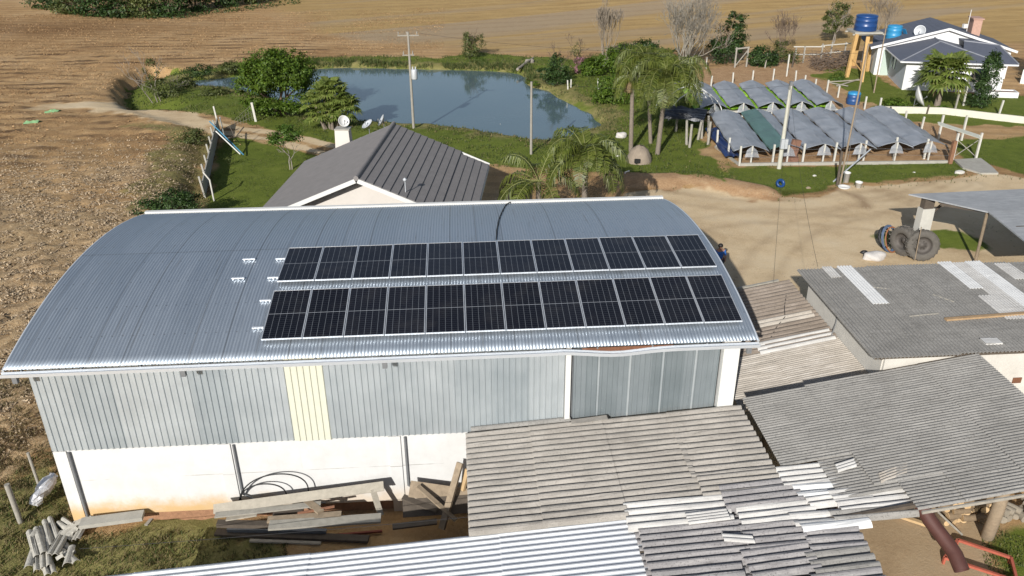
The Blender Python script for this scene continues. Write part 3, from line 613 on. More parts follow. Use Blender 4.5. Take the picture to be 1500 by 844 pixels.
zb = lambda x: 3.36+(x-18.8)*.165
bs = thing('wide_shed', 'wide grey finely ribbed shed roof sheltering a firewood heap', 'shed', (22.5, -2.5, 0))
xb = [18.85, 20.7, 22.3, 23.9, 25.45]
for i in range(4):
    x0, x1 = xb[i]-.1*(i > 0), xb[i+1]; ylo = (-2.95, -4.15, -5.12, -5.2)[i]
    segs = [(ylo, .12)] if i else [(ylo, .05)]
    for y0, y1 in segs:
        mb = MB(); mb.sheet((x0, y0, zb(x0)+.012*(i % 2)), (x1-x0, 0, zb(x1)-zb(x0)), (0, y1-y0, 0), .099, .021, 3, jit=.003); mk('roof_sheet', mb, F_GREY, bs)
mb = MB(); mb.sheet((21.15, -5.1, zb(21.15)-.02), (1.2, 0, .186), (0, 1., 0), .099, .021, 2); mk('roof_sheet', mb, F_GREY, bs)
mb = MB(); mb.sheet((19.75, -4.35, zb(19.75)-.04), (1.6, 0, .26), (0, 1.5, 0), .099, .021, 2); mk('roof_sheet', mb, F_GREY, bs)
mb = MB(); mb.sheet((20.75, -4.15, zb(20.75)+.05), (.9, .25, .1), (.1, .35, 0), .1, .02, 2); mk('roof_patch', mb, F_SAND, bs)
mb = MB(); mb.sheet((20.0, -3.55, zb(20.0)+.045), (.5, .1, .07), (.05, .3, 0), .1, .02, 2); mk('roof_patch', mb, F_PALE, bs)
mb = MB(); mb.beam((21.2, -5.18, zb(21.2)-.06), (25.45, -5.24, zb(25.45)-.06), .04, .07); mk('fascia', mb, M_WOODG, bs)
pp = at(1447, 782, 0); tp = at(1473, 722, 3.6)
mb = MB(); mb.tube([pp+V(0, 0, -.2), (pp*.5+V(tp[0], tp[1], 3.9)*.5), (pp[0]+.15, pp[1]+.1, zb(pp[0])-.05)], [.17, .16, .15], 10); mk('post', mb, M_WOOD, bs)
for x, y in ((19.6, -.2), (25.2, -.2), (19.9, -2.6)):
    mb = MB(); mb.tube([(x, y, -.1), (x, y, zb(x)-.06)], .1, 8); mk('post', mb, M_WOODD, bs)
for y in (-.2, -2.4, -4.9):
    mb = MB(); mb.beam((18.9, y, zb(18.9)-.09), (25.4, y, zb(25.4)-.09), .08, .1); mk('beam', mb, M_WOODD, bs)

zf = lambda x: 2.72+(x-19)*.19
fs_ = thing('side_porch', 'brown and sandy corrugated porch roof between the warehouse and pale building', 'porch', (21, 3.5, 0))
for (y0, y1), m_, pt, am in (((3.05, 7.15), F_BROWN, .232, .05), ((.3, 3.0), F_SAND, .10, .021)):
    for x0, x1 in ((18.98, 20.85), (20.7, 22.85)):
        mb = MB(); mb.sheet((x0, y0, zf(x0)+.015*(x0 > 20)), (x1-x0, 0, zf(x1)-zf(x0)), (0, y1-y0, 0), pt, am, 3, jit=.004); mk('roof_sheet', mb, m_, fs_)
mb = MB(); mb.sheet((20.4, 2.85, zf(20.4)+.05), (2.35, 0, zf(22.75)-zf(20.4)), (0, .7, 0), .232, .05, 3); mk('roof_sheet', mb, F_PALE, fs_)
mb = MB(); mb.sheet((20.9, 4.4, zf(20.9)+.04), (1.8, 0, zf(22.7)-zf(20.9)), (0, .45, 0), .232, .05, 3); mk('roof_sheet', mb, F_SAND, fs_)
mb = MB(); mb.beam((21.0, 7.2, zf(21)+.04), (22.5, 7.2, zf(22.5)+.04), .1, .05); mk('fascia', mb, M_WOODG, fs_)
for x, y in ((19.1, 6.9), (22.4, 6.9), (19.1, .5)):
    mb = MB(); mb.tube([(x, y, 0), (x, y, zf(x)-.08)], .07, 8); mk('post', mb, M_WOODD, fs_)
mb = MB()
for yy in (.6, 3., 6.9): mb.beam((19, yy, zf(19)-.1), (22.8, yy, zf(22.8)-.1), .06, .08)
mk('beam', mb, M_WOODD, fs_)
mb = MB(); mb.tube([at(u, v, z) for u, v, z in ((1152, 430, 3.4), (1149, 450, 3.35), (1150, 464, 3.32), (1137, 480, 3.2), (1128, 497, 3.1), (1122, 508, 3.05))], .013, 5)
tag(mk('porch_wire', mb, M_CABLE), 'thin dark wire lying across the brown porch roof', 'wire')

# pale building right
be = thing('pale_outbuilding', 'whitewashed outbuilding under a big grey roof with white patch strips', 'building', (27, 3, 0))
ze_ = 4.5; XE = 22.42; YF, YB = .02, 5.66
zE = lambda y: ze_+(y-YF)*.012
mb = MB(); tz = ze_-.12
mb.box((22.95, 2.95, 0), .18, 5.2, tz); mb.box((30, .36, 0), 14.2, .18, tz); mb.box((30, 5.45, 0), 14.2, .18, tz); mb.box((37, 2.9, 0), .18, 4.9, tz)
mk('wall', mb, plain('cream_wall', (.54, .52, .475), .9, 0, .16, 1.4, .003), be)
for i, x0 in enumerate(np.arange(XE, 36, 2.4)):
    x1 = min(x0+2.5, 37.2); mb = MB(); mb.sheet((x0, YF+random.uniform(-.06, .06), zE(YF)+.01*(i % 2)), (0, YB-YF, zE(YB)-zE(YF)), (x1-x0, 0, 0), .108, .026, 4, jit=.004); mk('roof_sheet', mb, F_GREY, be)
def strip(u0, v0, u1, v1, wd, m_, nm='white_strip'):
    a = at(u0, v0, ze_); b = at(u1, v1, ze_); mb = MB(); mb.sheet((a[0], b[1], zE(b[1])+.035), (0, a[1]-b[1], zE(a[1])-zE(b[1])), (wd, 0, 0), .099, .021, 3); mk(nm, mb, m_, be)
for q in ((1225, 394, 1283, 448, .52, F_WHITE), (1412, 387, 1500, 452, .55, F_WHITE), (1372, 388, 1424, 426, .5, F_WHITE), (1391, 389, 1470, 455, .55, F_PALE), (1455, 390, 1500, 412, .55, F_PALE), (1203, 395, 1224, 410, .35, F_PALE), (1432, 436, 1470, 470, .9, F_PALE)): strip(*q)
mb = MB(); a = at(1385, 468, ze_+.08); b = at(1515, 458, ze_+.08); mb.beam(a, b, .13, .06); tag(mk('plank', mb, plain('raw_board', (.36, .24, .13), .8, 0, .25, 5)), 'brown wooden board lying across the grey outbuilding roof', 'board')
for (u0, v0, u1, v1), lab in (((1274, 420, 1302, 423), 'thin pale batten lying on outbuilding roof, beside the broad white strip'), ((1332, 463, 1374, 459), 'thin grey batten lying on outbuilding roof, left of the brown board'), ((1366, 431, 1398, 442), 'thin grey batten lying slanted on outbuilding roof behind the brown board')):
    mb = MB(); mb.beam(at(u0, v0, ze_+.06), at(u1, v1, ze_+.06), .05, .03); tag(mk('batten', mb, M_WOODG), lab, 'batten', 'thin battens on the outbuilding roof')
a = at(1436, 408, ze_); mb = MB(); mb.sheet((a[0]-.2, a[1]-.15, ze_+.06), (.5, .15, .02), (-.05, .3, .01), .1, .02, 2); tag(mk('loose_sheet', mb, F_WHITE), 'small white ribbed offcut lying on the outbuilding roof', 'scrap sheet')
a = at(1452, 500, ze_+.05); mb = MB(); mb.box((a[0], a[1], ze_+.02), .5, .3, .05); mb.box((a[0]-.1, a[1], ze_+.06), .3, .3, .02); mk('roof_vent', mb, F_PALE, be)
mb = MB(); q = aty(1490, 557, .25); mb.box((q[0], .262, q[2]-.1), .26, .03, .18); mk('wall_hole', mb, M_RUST, be)
for zz, (y0, y1), (x0, x1) in ((-.13, (YF+.1, YF+.18), (XE+.1, 37)),):
    mb = MB(); mb.beam((x0, .2, ze_-.1), (x1, .2, ze_-.1), .06, .08); mb.beam((22.7, .1, ze_-.08), (22.7, 5.6, ze_-.06), .05, .08); mk('rafter', mb, M_WOODD, be)
mb = MB(); mb.tube([(22.82, 3.2, ze_-.15), (22.8, 3.15, 3.9), (22.7, 3.1, 3.45)], .02, 5); mk('drain_hose', mb, M_PIPE, be)
# ------------------------------------------------------------------ house behind the warehouse
M_TILE = plain('grey_roof_tile', (.205, .19, .183), .8, 0, .16, 2.5, .003)
M_TILEB = plain('blue_grey_roof_tile', (.095, .105, .135), .7, 0, .15, 2.5, .003)
M_PINKW = plain('house_wall', (.56, .52, .475), .85, 0, .07, .9)
M_CONC = plain('concrete', (.34, .325, .285), .9, 0, .22, 3, .004)
M_POST = plain('white_concrete_post', (.50, .485, .435), .85, 0, .15, 4)
M_GREYP = plain('dish_grey', (.48, .50, .52), .5, .2, .1)
M_BLUE = plain('blue_plastic', (.012, .05, .17), .35, 0, .12)
M_LBLUE = plain('light_blue_plastic', (.03, .22, .42), .4, 0, .12)
def frame2(O, deg):
    a = R_(deg); u = V(math.cos(a), -math.sin(a), 0); v = V(math.sin(a), math.cos(a), 0); O = np.array(O, float)
    return lambda p, q, z: O+u*p+v*q+V(0, 0, z)
def courses(mb, A0, A1, B0, B1, n, lip, th=.03):
    """n overlapping tile courses from the ridge A0-A1 down to the eave B0-B1"""
    A0, A1, B0, B1 = (np.array(q, float) for q in (A0, A1, B0, B1))
    for i in range(n):
        t0, t1 = i/n, (i+1)/n; p = [A0+(B0-A0)*t0, A1+(B1-A1)*t0, A1+(B1-A1)*(t1+.02/n), A0+(B0-A0)*(t1+.02/n)]
        p[2] = p[2]+V(0, 0, lip); p[3] = p[3]+V(0, 0, lip); mb.hexa([q-V(0, 0, th) for q in p]+p)
H = frame2((7.0, 14.0, 0), 7.05)
hs_ = thing('house', 'pale gabled house with grey tiled roof right behind the warehouse', 'house', (7.5, 18, 0))
ZR, ZEV, HW, HL = 5.5, 3.5, 4.75, 8.15
mb = MB(); courses(mb, H(0, -.25, ZR), H(0, HL, ZR), H(-HW, -.25, ZEV), H(-HW, HL, ZEV), 14, .006)
rf = mk('roof', mb, M_TILE, hs_)
mb = MB(); courses(mb, H(.0, -.25, ZR), H(0, HL, ZR), H(3.35, -.25, ZR-2*3.35/HW), H(3.35, HL, ZR-2*3.35/HW), 10, .045)
courses(mb, H(3.35, -.25, ZR-2*3.35/HW-.02), H(3.35, HL-.3, ZR-2*3.35/HW-.02), H(HW, -.25, ZEV), H(HW, HL-.3, ZEV), 4, .045); mk('roof', mb, M_TILE, hs_)
mb = MB(); mb.tube([H(0, -.3, ZR+.0), H(0, HL+.05, ZR+.0)], .11, 8); mk('ridge_cap', mb, M_TILE, rf)
mb = MB()
for s in (-1, 1):
    for v_ in (-.27, HL+.02): mb.beam(H(s*.05, v_, ZR-.12), H(s*HW, v_, ZEV-.1), .03, .18)
mb.beam(H(HW+.02, -.25, ZEV-.09), H(HW+.02, HL-.3, ZEV-.09), .04, .16); mk('fascia', mb, M_WHITE, hs_)
mb = MB()
for v_ in (.35, HL-.5):
    pts = [H(-HW+.5, v_, -.3), H(HW-.5, v_, -.3), H(HW-.5, v_, ZEV+.02), H(0, v_, ZR-.12), H(-HW+.5, v_, ZEV+.02)]
    q = [x+(H(0, .18, 0)-H(0, 0, 0)) for x in pts]; n = 5
    mb.add(list(pts)+q, [tuple(range(n)), tuple(range(n, 2*n))[::-1]]+[(i, n+i, n+(i+1) % n, (i+1) % n) for i in range(n)])
for s in (-1, 1): c_ = H(s*(HW-.59), HL/2-.0, -.3); mb.box(c_, .18, HL-1.2, ZEV+.3, -R_(7.05))
mk('wall', mb, M_PINKW, hs_)
for p_, v_ in ((HW-.48, 2.2), (HW-.48, 5.5)):
    mb = MB(); mb.box(H(p_, v_, 1.1), .05, 1.2, 1.1, -R_(7.05)); mk('window', mb, plain('window_glass', (.02, .03, .04), .1, 0, .1), hs_)
b = H(2.6, .05, 0); pz = at(567, 276, 4.5)
mb = MB(); pz = H(1.9, .3, ZR-.8); mb.tube([pz, pz+V(0, 0, .55)], .022, 6); mb.lathe(pz+V(0, 0, .5), [(0, 0), (.08, .02), (.09, .1), (0, .16)], 8); mk('roof_antenna', mb, M_GREYP, hs_)
tc = at(502, 189, 4.9); mb = MB(); mb.box((tc[0], tc[1], -.2), 1.15, .9, 5.1, -R_(7), .62); ch = mk('chimney', mb, M_PINKW, None); tag(ch, 'tapered pale chimney standing at the back corner of the gabled house', 'chimney')
mb = MB(); mb.box((tc[0]+.02, tc[1], 4.9), .78, .62, .06, -R_(7)); mk('chimney_cap', mb, M_CONC, ch)
def dish(name, lab, base, h, r, axis, mat=M_GREYP):
    t = thing(name, lab, 'satellite dish', base, 'satellite dishes')
    base = np.array(base, float); top = base+V(0, 0, h); ax = np.array(axis, float); ax /= np.linalg.norm(ax)
    mb = MB(); mb.tube([base-V(0, 0, .1), top], .025, 6); mk('mast', mb, M_PIPE, t)
    mb = MB(); prof = [(r*i/6, .5*r*(i/6)**2) for i in range(7)]; mb.lathe(top, prof+[(r*.98, .5*r+.012)]+[(r*i/6, .5*r*(i/6)**2+.014) for i in range(5, -1, -1)], 20, True, ax); mk('reflector', mb, mat, t)
    f = top+ax*r*1.0; side = np.cross(ax, V(0, 0, 1)); side /= np.linalg.norm(side)
    mb = MB(); mb.tube([top-V(0, 0, r*.7)+ax*.1, f-V(0, 0, r*.25)], .014, 5); mb.box(f-V(0, 0, r*.3), .06, .06, .1); mk('feed_arm', mb, M_PIPE, t)
    return t
dish('satellite_dish', 'round white satellite dish on top of the tapered chimney', (tc[0]+.05, tc[1], 4.96), .32, .3, (.5, -.9, .5), M_WHITE)
q = at(541, 191, 3.6); dish('satellite_dish', 'grey satellite dish behind the gabled house, nearer the chimney', (q[0], q[1], 0), 3.85, .36, (-.5, -.2, .75))
q = at(562, 178, 3.9); dish('satellite_dish', 'grey satellite dish behind the gabled house, nearer the pond pole', (q[0], q[1], 0), 3.9, .36, (-.95, -.1, .55))

# ------------------------------------------------------------------ far house
K = frame2((49.4, 49.8, 0), 15.)
ang = -R_(15)
kh = thing('house', 'white house with blue grey hipped roofs beside the water tower', 'house', (53, 54, 0))
MKW = plain('bright_white_wall', (.64, .64, .64), .8, 0, .04); MRECESS = plain('mint_recess_shade', (.42, .50, .44), .85, 0, .06)  # shading of the recess put into the wall as a pale mint colour
mb = MB(); mb.box(K(3.9, .1, -.2), 7.8, .2, 2.75, ang); mb.box(K(7.7, 3.2, -.2), .2, 6.2, 2.75, ang); mk('wall', mb, MKW, kh)
mb = MB(); mb.box(K(.1, 3.05, -.2), .2, 5.7, 2.75, ang); mk('wall', mb, plain('grey_blue_wall', (.50, .54, .60), .85, 0, .05), kh)
GV = 6.0   # gable plane of the main block
mb = MB(); pts = [K(-1.2, GV, -.3), K(10., GV, -.3), K(10., GV, 2.45), K(4.4, GV, 4.2), K(-1.2, GV, 2.55)]; q = [x+(K(0, .2, 0)-K(0, 0, 0)) for x in pts]
mb.add(pts+q, [(0, 1, 2, 3, 4), (9, 8, 7, 6, 5)]+[(i, 5+i, 5+(i+1) % 5, (i+1) % 5) for i in range(5)])
mb.box(K(-1.1, GV+3.2, -.3), .2, 6, 2.8, ang); mb.box(K(9.9, GV+3.2, -.3), .2, 6, 2.8, ang); mb.box(K(4.4, GV+6.2, -.3), 11, .2, 2.8, ang); mk('wall', mb, MKW, kh)
mb = MB(); mb.box(K(-.28, GV-.06, -.3), .8, .1, 2.6, ang); mk('wall', mb, MRECESS, kh)
for v_ in (3.9, 4.8):
    mb = MB(); mb.box(K(-.02, v_, 1.0), .06, .45, 1.1, ang); mk('window', mb, plain('window_glass', (.02, .03, .04), .1, 0, .1), kh)
mb = MB(); mb.box(K(5.9, -.02, .9), 1.3, .06, 1.1, ang); mk('window', mb, plain('window_glass', (.02, .03, .04), .1, 0, .1), kh)
mb = MB(); courses(mb, K(4.4, GV-.3, 4.32), K(4.4, GV+6.5, 4.32), K(-1.9, GV-.3, 2.5), K(-1.9, GV+6.5, 2.5), 16, .012); courses(mb, K(4.4, GV-.3, 4.32), K(4.4, GV+6.5, 4.32), K(10.4, GV-.3, 2.5), K(10.4, GV+6.5, 2.5), 16, .02)
rk = mk('roof', mb, M_TILEB, kh)
def tri(mb, a, b, c, th=.05): mb.slab([tuple(a), tuple(b), tuple(c)], th)
a_, b_, c_, d_ = K(-.6, -.5, 2.5), K(7.4, -.5, 2.5), K(3.4, 4.0, 3.45), K(3.4, 7.2, 3.45)
mb = MB(); tri(mb, a_, b_, c_); mb.slab([tuple(a_), tuple(c_), tuple(d_), tuple(K(-.6, GV, 2.5))], .05); mb.slab([tuple(c_), tuple(b_), tuple(K(7.4, GV+1, 2.5)), tuple(d_)], .05)
e_, f_ = K(5.4, 4.3, 3.5), K(8.0, 3.5, 3.35)
mb.slab([tuple(K(4.2, -.42, 2.52)), tuple(K(8.5, -.42, 2.52)), tuple(f_), tuple(e_)], .05); tri(mb, K(8.5, -.42, 2.52), K(8.5, 7, 2.52), f_); mb.slab([tuple(f_), tuple(K(8.5, 7, 2.52)), tuple(K(5.4, 8, 3.5)), tuple(e_)], .05)
mk('roof', mb, M_TILEB, kh)
mb = MB()
for p_, q_ in ((a_, c_), (b_, c_), (c_, d_), (e_, f_), (f_, K(8.5, -.42, 2.52))): mb.tube([p_+V(0, 0, .02), q_+V(0, 0, .03)], .06, 6)
mk('ridge_cap', mb, plain('ridge_tile', (.22, .23, .26), .8, 0, .2), rk)
mb = MB()
for s0, s1, z1 in ((4.4, -1.9, 2.5), (4.4, 10.4, 2.5)): mb.beam(K(s0, GV-.34, 4.27), K(s1, GV-.34, z1-.05), .05, .2)
mb.beam(K(-.62, -.54, 2.44), K(8.5, -.54, 2.44), .05, .12); mb.beam(K(-.64, -.5, 2.44), K(-.64, GV-.4, 2.44), .05, .1); mk('fascia', mb, MKW, kh)
q = K(7.6, GV+3.6, 3.2); mb = MB(); mb.box(q, .75, 1.5, 1.5, ang); mb.box(q+V(0, 0, 1.5), .95, 1.7, .1, ang); mk('chimney', mb, plain('pinkish_brick', (.42, .26, .2), .9, 0, .2, 6), rk)
q = K(6.9, GV+3.2, 3.6); mb = MB(); mb.tube([q, q+V(0, 0, 1.9)], .03, 6); mb.box(q+V(-.25, 0, .3), .4, .3, .35); mk('vent_pipe', mb, M_WHITE, rk)
q = at(1348, 46, 3.9); dish('satellite_dish', 'pale round satellite dish on the blue grey roof of the far white house', (q[0], q[1], 3.35), .55, .5, (-.6, -.75, .3))
q = K(7.9, -1.0, 0); mb = MB()
for cx, cy, sx, sy in ((0, -.5, 3.0, .12), (0, .5, 3.0, .12), (-1.44, 0, .12, .88), (1.44, 0, .12, .88)): mb.box(K(7.2+cx, -1.0+cy, -.1), sx, sy, .55, ang)
pl = mk('planter_box', mb, MKW); tag(pl, 'white walled planter box in front of the far white house', 'planter')
mb = MB(); mb.box(K(7.2, -1.0, 0), 2.8, .9, .35, ang); mk('soil', mb, plain('planter_soil', (.14, .07, .04), .95, 0, .3), pl)
# low white wall and boundary wall
def wallrun(name, pts, h, th, mat, lab):
    mb = MB()
    for a, b in zip(pts[:-1], pts[1:]):
        a = np.array(a); b = np.array(b); d = b-a; L = np.linalg.norm(d); mb.box(((a[0]+b[0])/2, (a[1]+b[1])/2, -.3), L, th, h+.3, math.atan2(d[1], d[0]))
    return tag(mk(name, mb, mat), lab, 'wall')
wallrun('low_wall', pix(0, (1281, 165), (1380, 167), (1500, 181), (1600, 190)), .5, .16, plain('cream_low_wall', (.58, .55, .46), .9, 0, .12), 'low cream wall along the lawn before the far white house')
mb = MB(); q = at(1290, 150); wb = wallrun('garden_wall', pix(0, (1560, 130), (1494, 122)), 1.2, .16, MKW, 'white garden wall at the right edge behind the planter')

# ------------------------------------------------------------------ water tanks
TW = at(1258, 121)
M_TAN = plain('tan_painted_timber', (.47, .29, .11), .75, 0, .25, 4)
tw = thing('water_tower', 'tall tan timber tower that carries the dark blue water tank', 'water tower', TW)
lb = [at(1240, 113), at(1262, 120), at(1253, 96)+V(-.2, 0, 0), at(1276, 104)+V(-.4, 0, 0)]; cen = sum(lb)/4; ZT = 3.75
tops = []
for q in lb:
    tq = cen+(q-cen)*.72; tq[2] = ZT; tops.append(tq); mb = MB(); mb.beam(q-V(0, 0, .2), tq, .3, .3); mk('leg', mb, M_TAN, tw)
mb = MB(); mb.beam(lb[0]*.55+tops[0]*.45, lb[1]*.8+tops[1]*.2, .05, .08); mb.beam(lb[1]*.6+tops[1]*.4, lb[3]*.6+tops[3]*.4, .06, .08); mk('brace', mb, M_TAN, tw)
mb = MB(); mb.box((cen[0], cen[1], ZT), 2.5, 2.3, .16, -.1); mb.beam((cen[0]-1.5, cen[1]-.9, ZT-.05), (cen[0]+1.5, cen[1]-1, ZT-.05), .1, .12); mb.beam((cen[0]-1.4, cen[1]+.9, ZT-.05), (cen[0]+1.6, cen[1]+.8, ZT-.05), .1, .12); mk('platform', mb, M_CONC, tw)
def tank(lab, c, r, h, mat, lidmat=None):
    t = thing('water_tank', lab, 'water tank', c, 'plastic water tanks'); mb = MB(); mb.lathe(c, [(0, 0), (r*.98, 0), (r, .05), (r*.985, h*.3), (r*1.005, h*.33), (r*1.005, h*.37), (r*.975, h*.4), (r*.96, h*.66), (r*.98, h*.69), (r*.98, h*.73), (r*.95, h*.76), (r*.93, h*.95), (0, h)], 28); mk('tank_body', mb, mat, t)
    mb = MB(); mb.lathe(np.array(c)+V(0, 0, h), [(r*.97, -.06), (r*.98, .0), (r*.88, .09), (r*.3, .16), (0, .16)], 28); mk('lid', mb, lidmat or mat, t); return t
tank('big dark blue water tank on top of the tan timber tower', (cen[0], cen[1], ZT+.17), .98, 1.25, M_BLUE)
q = at(1310, 46, 3.6); tank('light blue water tank standing behind the far white house', (q[0], q[1], 2.9), .68, 1.15, M_LBLUE)
mb = MB(); mb.box((q[0], q[1], -.1), 1.5, 1.5, 3.0); st_ = mk('tank_stand', mb, MKW); tag(st_, 'white block stand under the light blue water tank', 'stand')
mb = MB(); mb.beam((q[0]+.55, q[1]-.6, 3.9), (q[0]+1.1, q[1]-.5, 2.95), .5, .03); tag(mk('plastic_lid', mb, M_LBLUE), 'light blue plastic lid leaning against the light blue tank', 'lid')
q = at(1249, 152); tank('small blue water drum standing on clay behind the tunnels', (q[0], q[1], hz(q[0], q[1])), .52, .85, plain('drum_blue', (.02, .07, .2), .4, 0, .15), M_LBLUE)
# big mesh dish on the ground
q = at(1338, 158); dish('satellite_dish', 'large white dish standing on the lawn beside the low cream wall', (q[0], q[1], 0), .8, .85, (.8, -.42, .42), M_WHITE)

# ------------------------------------------------------------------ greenhouse tunnels
def plastic(name, c, tr=.12):
    k = NT(name); p = k.pos(); s = k.noise(k.scale(p, (1.4, .35, 1)), 1.3, 5, .65)
    col = k.ramp(s, (.3, tuple(x*.8 for x in c)), (.7, tuple(min(1, x*1.2) for x in c)))
    k.bump(k.noise(p, 3.5, 4, .6), .03, .5); k.fin(col, .42, 0, .4)
    x = k.n('BsdfTransparent'); mx = k.n('MixShader', {0: tr, 1: k.b.outputs[0], 2: x.outputs[0]}); k.t.links.new(mx.outputs[0], k.out.inputs[0]); return k.m
P_GREY = plastic('grey_shade_cloth', (.29, .31, .34)); P_GREEN = plastic('green_shade_net', (.10, .18, .165), .1); P_CLEAR = plastic('clear_plastic_film', (.36, .38, .41), .6)
k = NT('lettuce'); M_LET = k.fin(k.ramp(k.noise(k.pos(), 5, 4, .7), (.35, (.08, .19, .012)), (.55, (.19, .36, .022)), (.7, (.28, .46, .04))), .7)
UG = V(.9936, -.113, 0); VG = V(.113, .9936, 0)
def tunnel(c0, L, lab, ends, hem_l=.86, hem_r=.86, hw=1.22, zr=1.24, mat_l=P_GREY, mat_r=P_GREY, crop=True):
    t = thing('greenhouse_tunnel', lab, 'greenhouse', c0, 'low greenhouse tunnels'); c0 = np.array(c0, float)
    n = 16; ph = random.uniform(0, 6)
    def arc(s, hem):
        pr = [(0, zr), (.10, zr-.02), (.5, zr-.15), (.86, zr-.32)]; e = zr-.32
        return pr+[(.86+.14*min(1, max(.2, (e-hem)/.4)), min(hem, e-.05))]
    for s, hem, m_, nm in ((-1, hem_l, mat_l, 'cover'), (1, hem_r, mat_r, 'cover')):
        vs = []; pr = arc(s, hem); mm = len(pr)
        for lay in (0, .02):
            for i in range(n+1):
                y = L*i/n
                for j, (a, z) in enumerate(pr):
                    wz = (.05*math.sin(y*2.1+ph+s)+.03*math.sin(y*4.3+ph*2))*(j/(mm-1))**1.5+random.gauss(0, .012)
                    p = c0+UG*(s*hw*a)+VG*y; vs.append((p[0], p[1], z+wz-lay))
        g = lambda l, i, j: l*(n+1)*mm+i*mm+j; fs = []
        for i in range(n):
            for j in range(mm-1): fs += [(g(0, i, j), g(0, i+1, j), g(0, i+1, j+1), g(0, i, j+1)), (g(1, i, j), g(1, i, j+1), g(1, i+1, j+1), g(1, i+1, j))]
            fs.append((g(0, i, mm-1), g(0, i+1, mm-1), g(1, i+1, mm-1), g(1, i, mm-1)))
        for i in (0, n):
            for j in range(mm-1): fs.append((g(0, i, j), g(0, i, j+1), g(1, i, j+1), g(1, i, j)))
        mb = MB(); mb.add(vs, fs, False); mk(nm, mb, m_, t)
    for y in ((0,) if not ends else (0, L)):     # end film draped round the end post
        p = c0+VG*(y-.03); mb = MB(); th = -.02 if y == 0 else .02
        pts = [p+UG*(-.30)+V(0, 0, zr-.3), p+VG*th+V(0, 0, zr-.03), p+UG*.34+V(0, 0, zr-.33), p+UG*.5+VG*th*4+V(0, 0, .5), p+UG*.1+VG*th*9+V(0, 0, .55), p+UG*(-.42)+VG*th*4+V(0, 0, .5)]
        q = [x+VG*.015 for x in pts]; mb.add(pts+q, [tuple(range(6)), tuple(range(6, 12))[::-1]]+[(i, 6+i, 6+(i+1) % 6, (i+1) % 6) for i in range(6)]); mk('end_film', mb, P_CLEAR, t)
    for y in (-.1, L*.97):
        p = c0+VG*y; mb = MB(); mb.box((p[0], p[1], -.1), .09, .09, zr+.1); mk('post', mb, M_POST, t)
    for y in (L*.33, L*.66):
        p = c0+VG*y; mb = MB(); mb.box((p[0], p[1], -.1), .1, .1, zr+.0); mk('post', mb, M_POST, t)
    if crop:
        gx_, gy_ = 9, int(L*5); vs = []; 
        for j in range(gy_+1):
            for i in range(gx_+1):
                a = -1.42+2.1*i/gx_; p = c0+UG*a*hw/1.2+VG*(.3+(L-.5)*j/gy_); vs.append((p[0], p[1], .68+random.uniform(-.08, .1) if 0 < i < gx_ else .52))
        fs = [(j*(gx_+1)+i, j*(gx_+1)+i+1, (j+1)*(gx_+1)+i+1, (j+1)*(gx_+1)+i) for j in range(gy_) for i in range(gx_)]
        mb = MB(); mb.add(vs, fs); o = mk('crop_bed', mb, M_LET, t, False)
        mb = MB(); c = c0+UG*(-.17)+VG*(L/2); mb.box((c[0], c[1], .4), 1.9, L-.6, .1, -.113); mk('bench', mb, M_POST, t)
    return t
fx = [29.75, 32.1, 34.45, 36.8, 39.2, 41.45]
for i, x in enumerate(fx):
    tunnel((x, 30.75, 0), 9.2, ['grey covered tunnel nearest the palms in the front block', 'green netted tunnel behind the concrete light pole, front block', 'grey covered tunnel, third from the palms in the front block', 'grey covered tunnel behind the leaning pipe, front block', 'grey covered tunnel, second from the slatted arbour in the front block', 'grey covered tunnel nearest the slatted arbour in the front block'][i], False, .84, .84, hw=1.24, mat_l=P_GREEN if i == 1 else P_GREY, crop=False)
bx = [30.55, 32.75, 35.0, 37.25, 39.5]
for i, x in enumerate(bx):
    tunnel((x, 41.7, 0), 7.6, ['half uncovered tunnel beside the bare hoops in the back block', 'grey tunnel over lettuce next to the half uncovered one, back block', 'grey tunnel over lettuce in the middle of the back block', 'grey tunnel over lettuce, second from the clay bank in the back block', 'grey tunnel over lettuce nearest the clay bank, back block'][i], True, 1.04 if i else .9, .6, hw=1.1)
hp = thing('hoop_row', 'row of bare white plastic hoops beside the palms', 'hoops', (29.2, 42, 0))
for j, (dy, dx) in enumerate(((-.6, 0), (1.1, -.1), (2.7, -.2), (4.4, -.3))):
    c0 = V(28.9+dx, 41.3+dy, 0); mb = MB(); mb.tube([c0+UG*(-2.0*math.cos(a))+V(0, 0, .2+2.2*math.sin(a)) for a in np.linspace(0, math.pi, 15)], .045, 6); mk('hoop', mb, M_WHITE, hp)
mb = MB(); q = V(28.9, 34.2, 0); mb.sheet((28.35, 31.5, .35), (.5, 6.5, .06), (1.0, -.1, 0), .5, .06, 6, jit=.05); tag(mk('blue_tarp', mb, plain('blue_tarp', (.015, .035, .12), .4, 0, .3, 4)), 'dark blue tarp spread under the edge of the tunnel nearest the palms', 'tarp')
mb = MB(); mb.sheet((25.5, 38.2, 1.25), (2.9, -1.2, .0), (1.2, 3.2, -.1), .9, .1, 5, jit=.08); tag(mk('dark_tarp', mb, plain('dark_tarp', (.03, .035, .045), .4, 0, .3, 3)), 'dark plastic tarp sagging on poles behind the palm trunks', 'tarp')
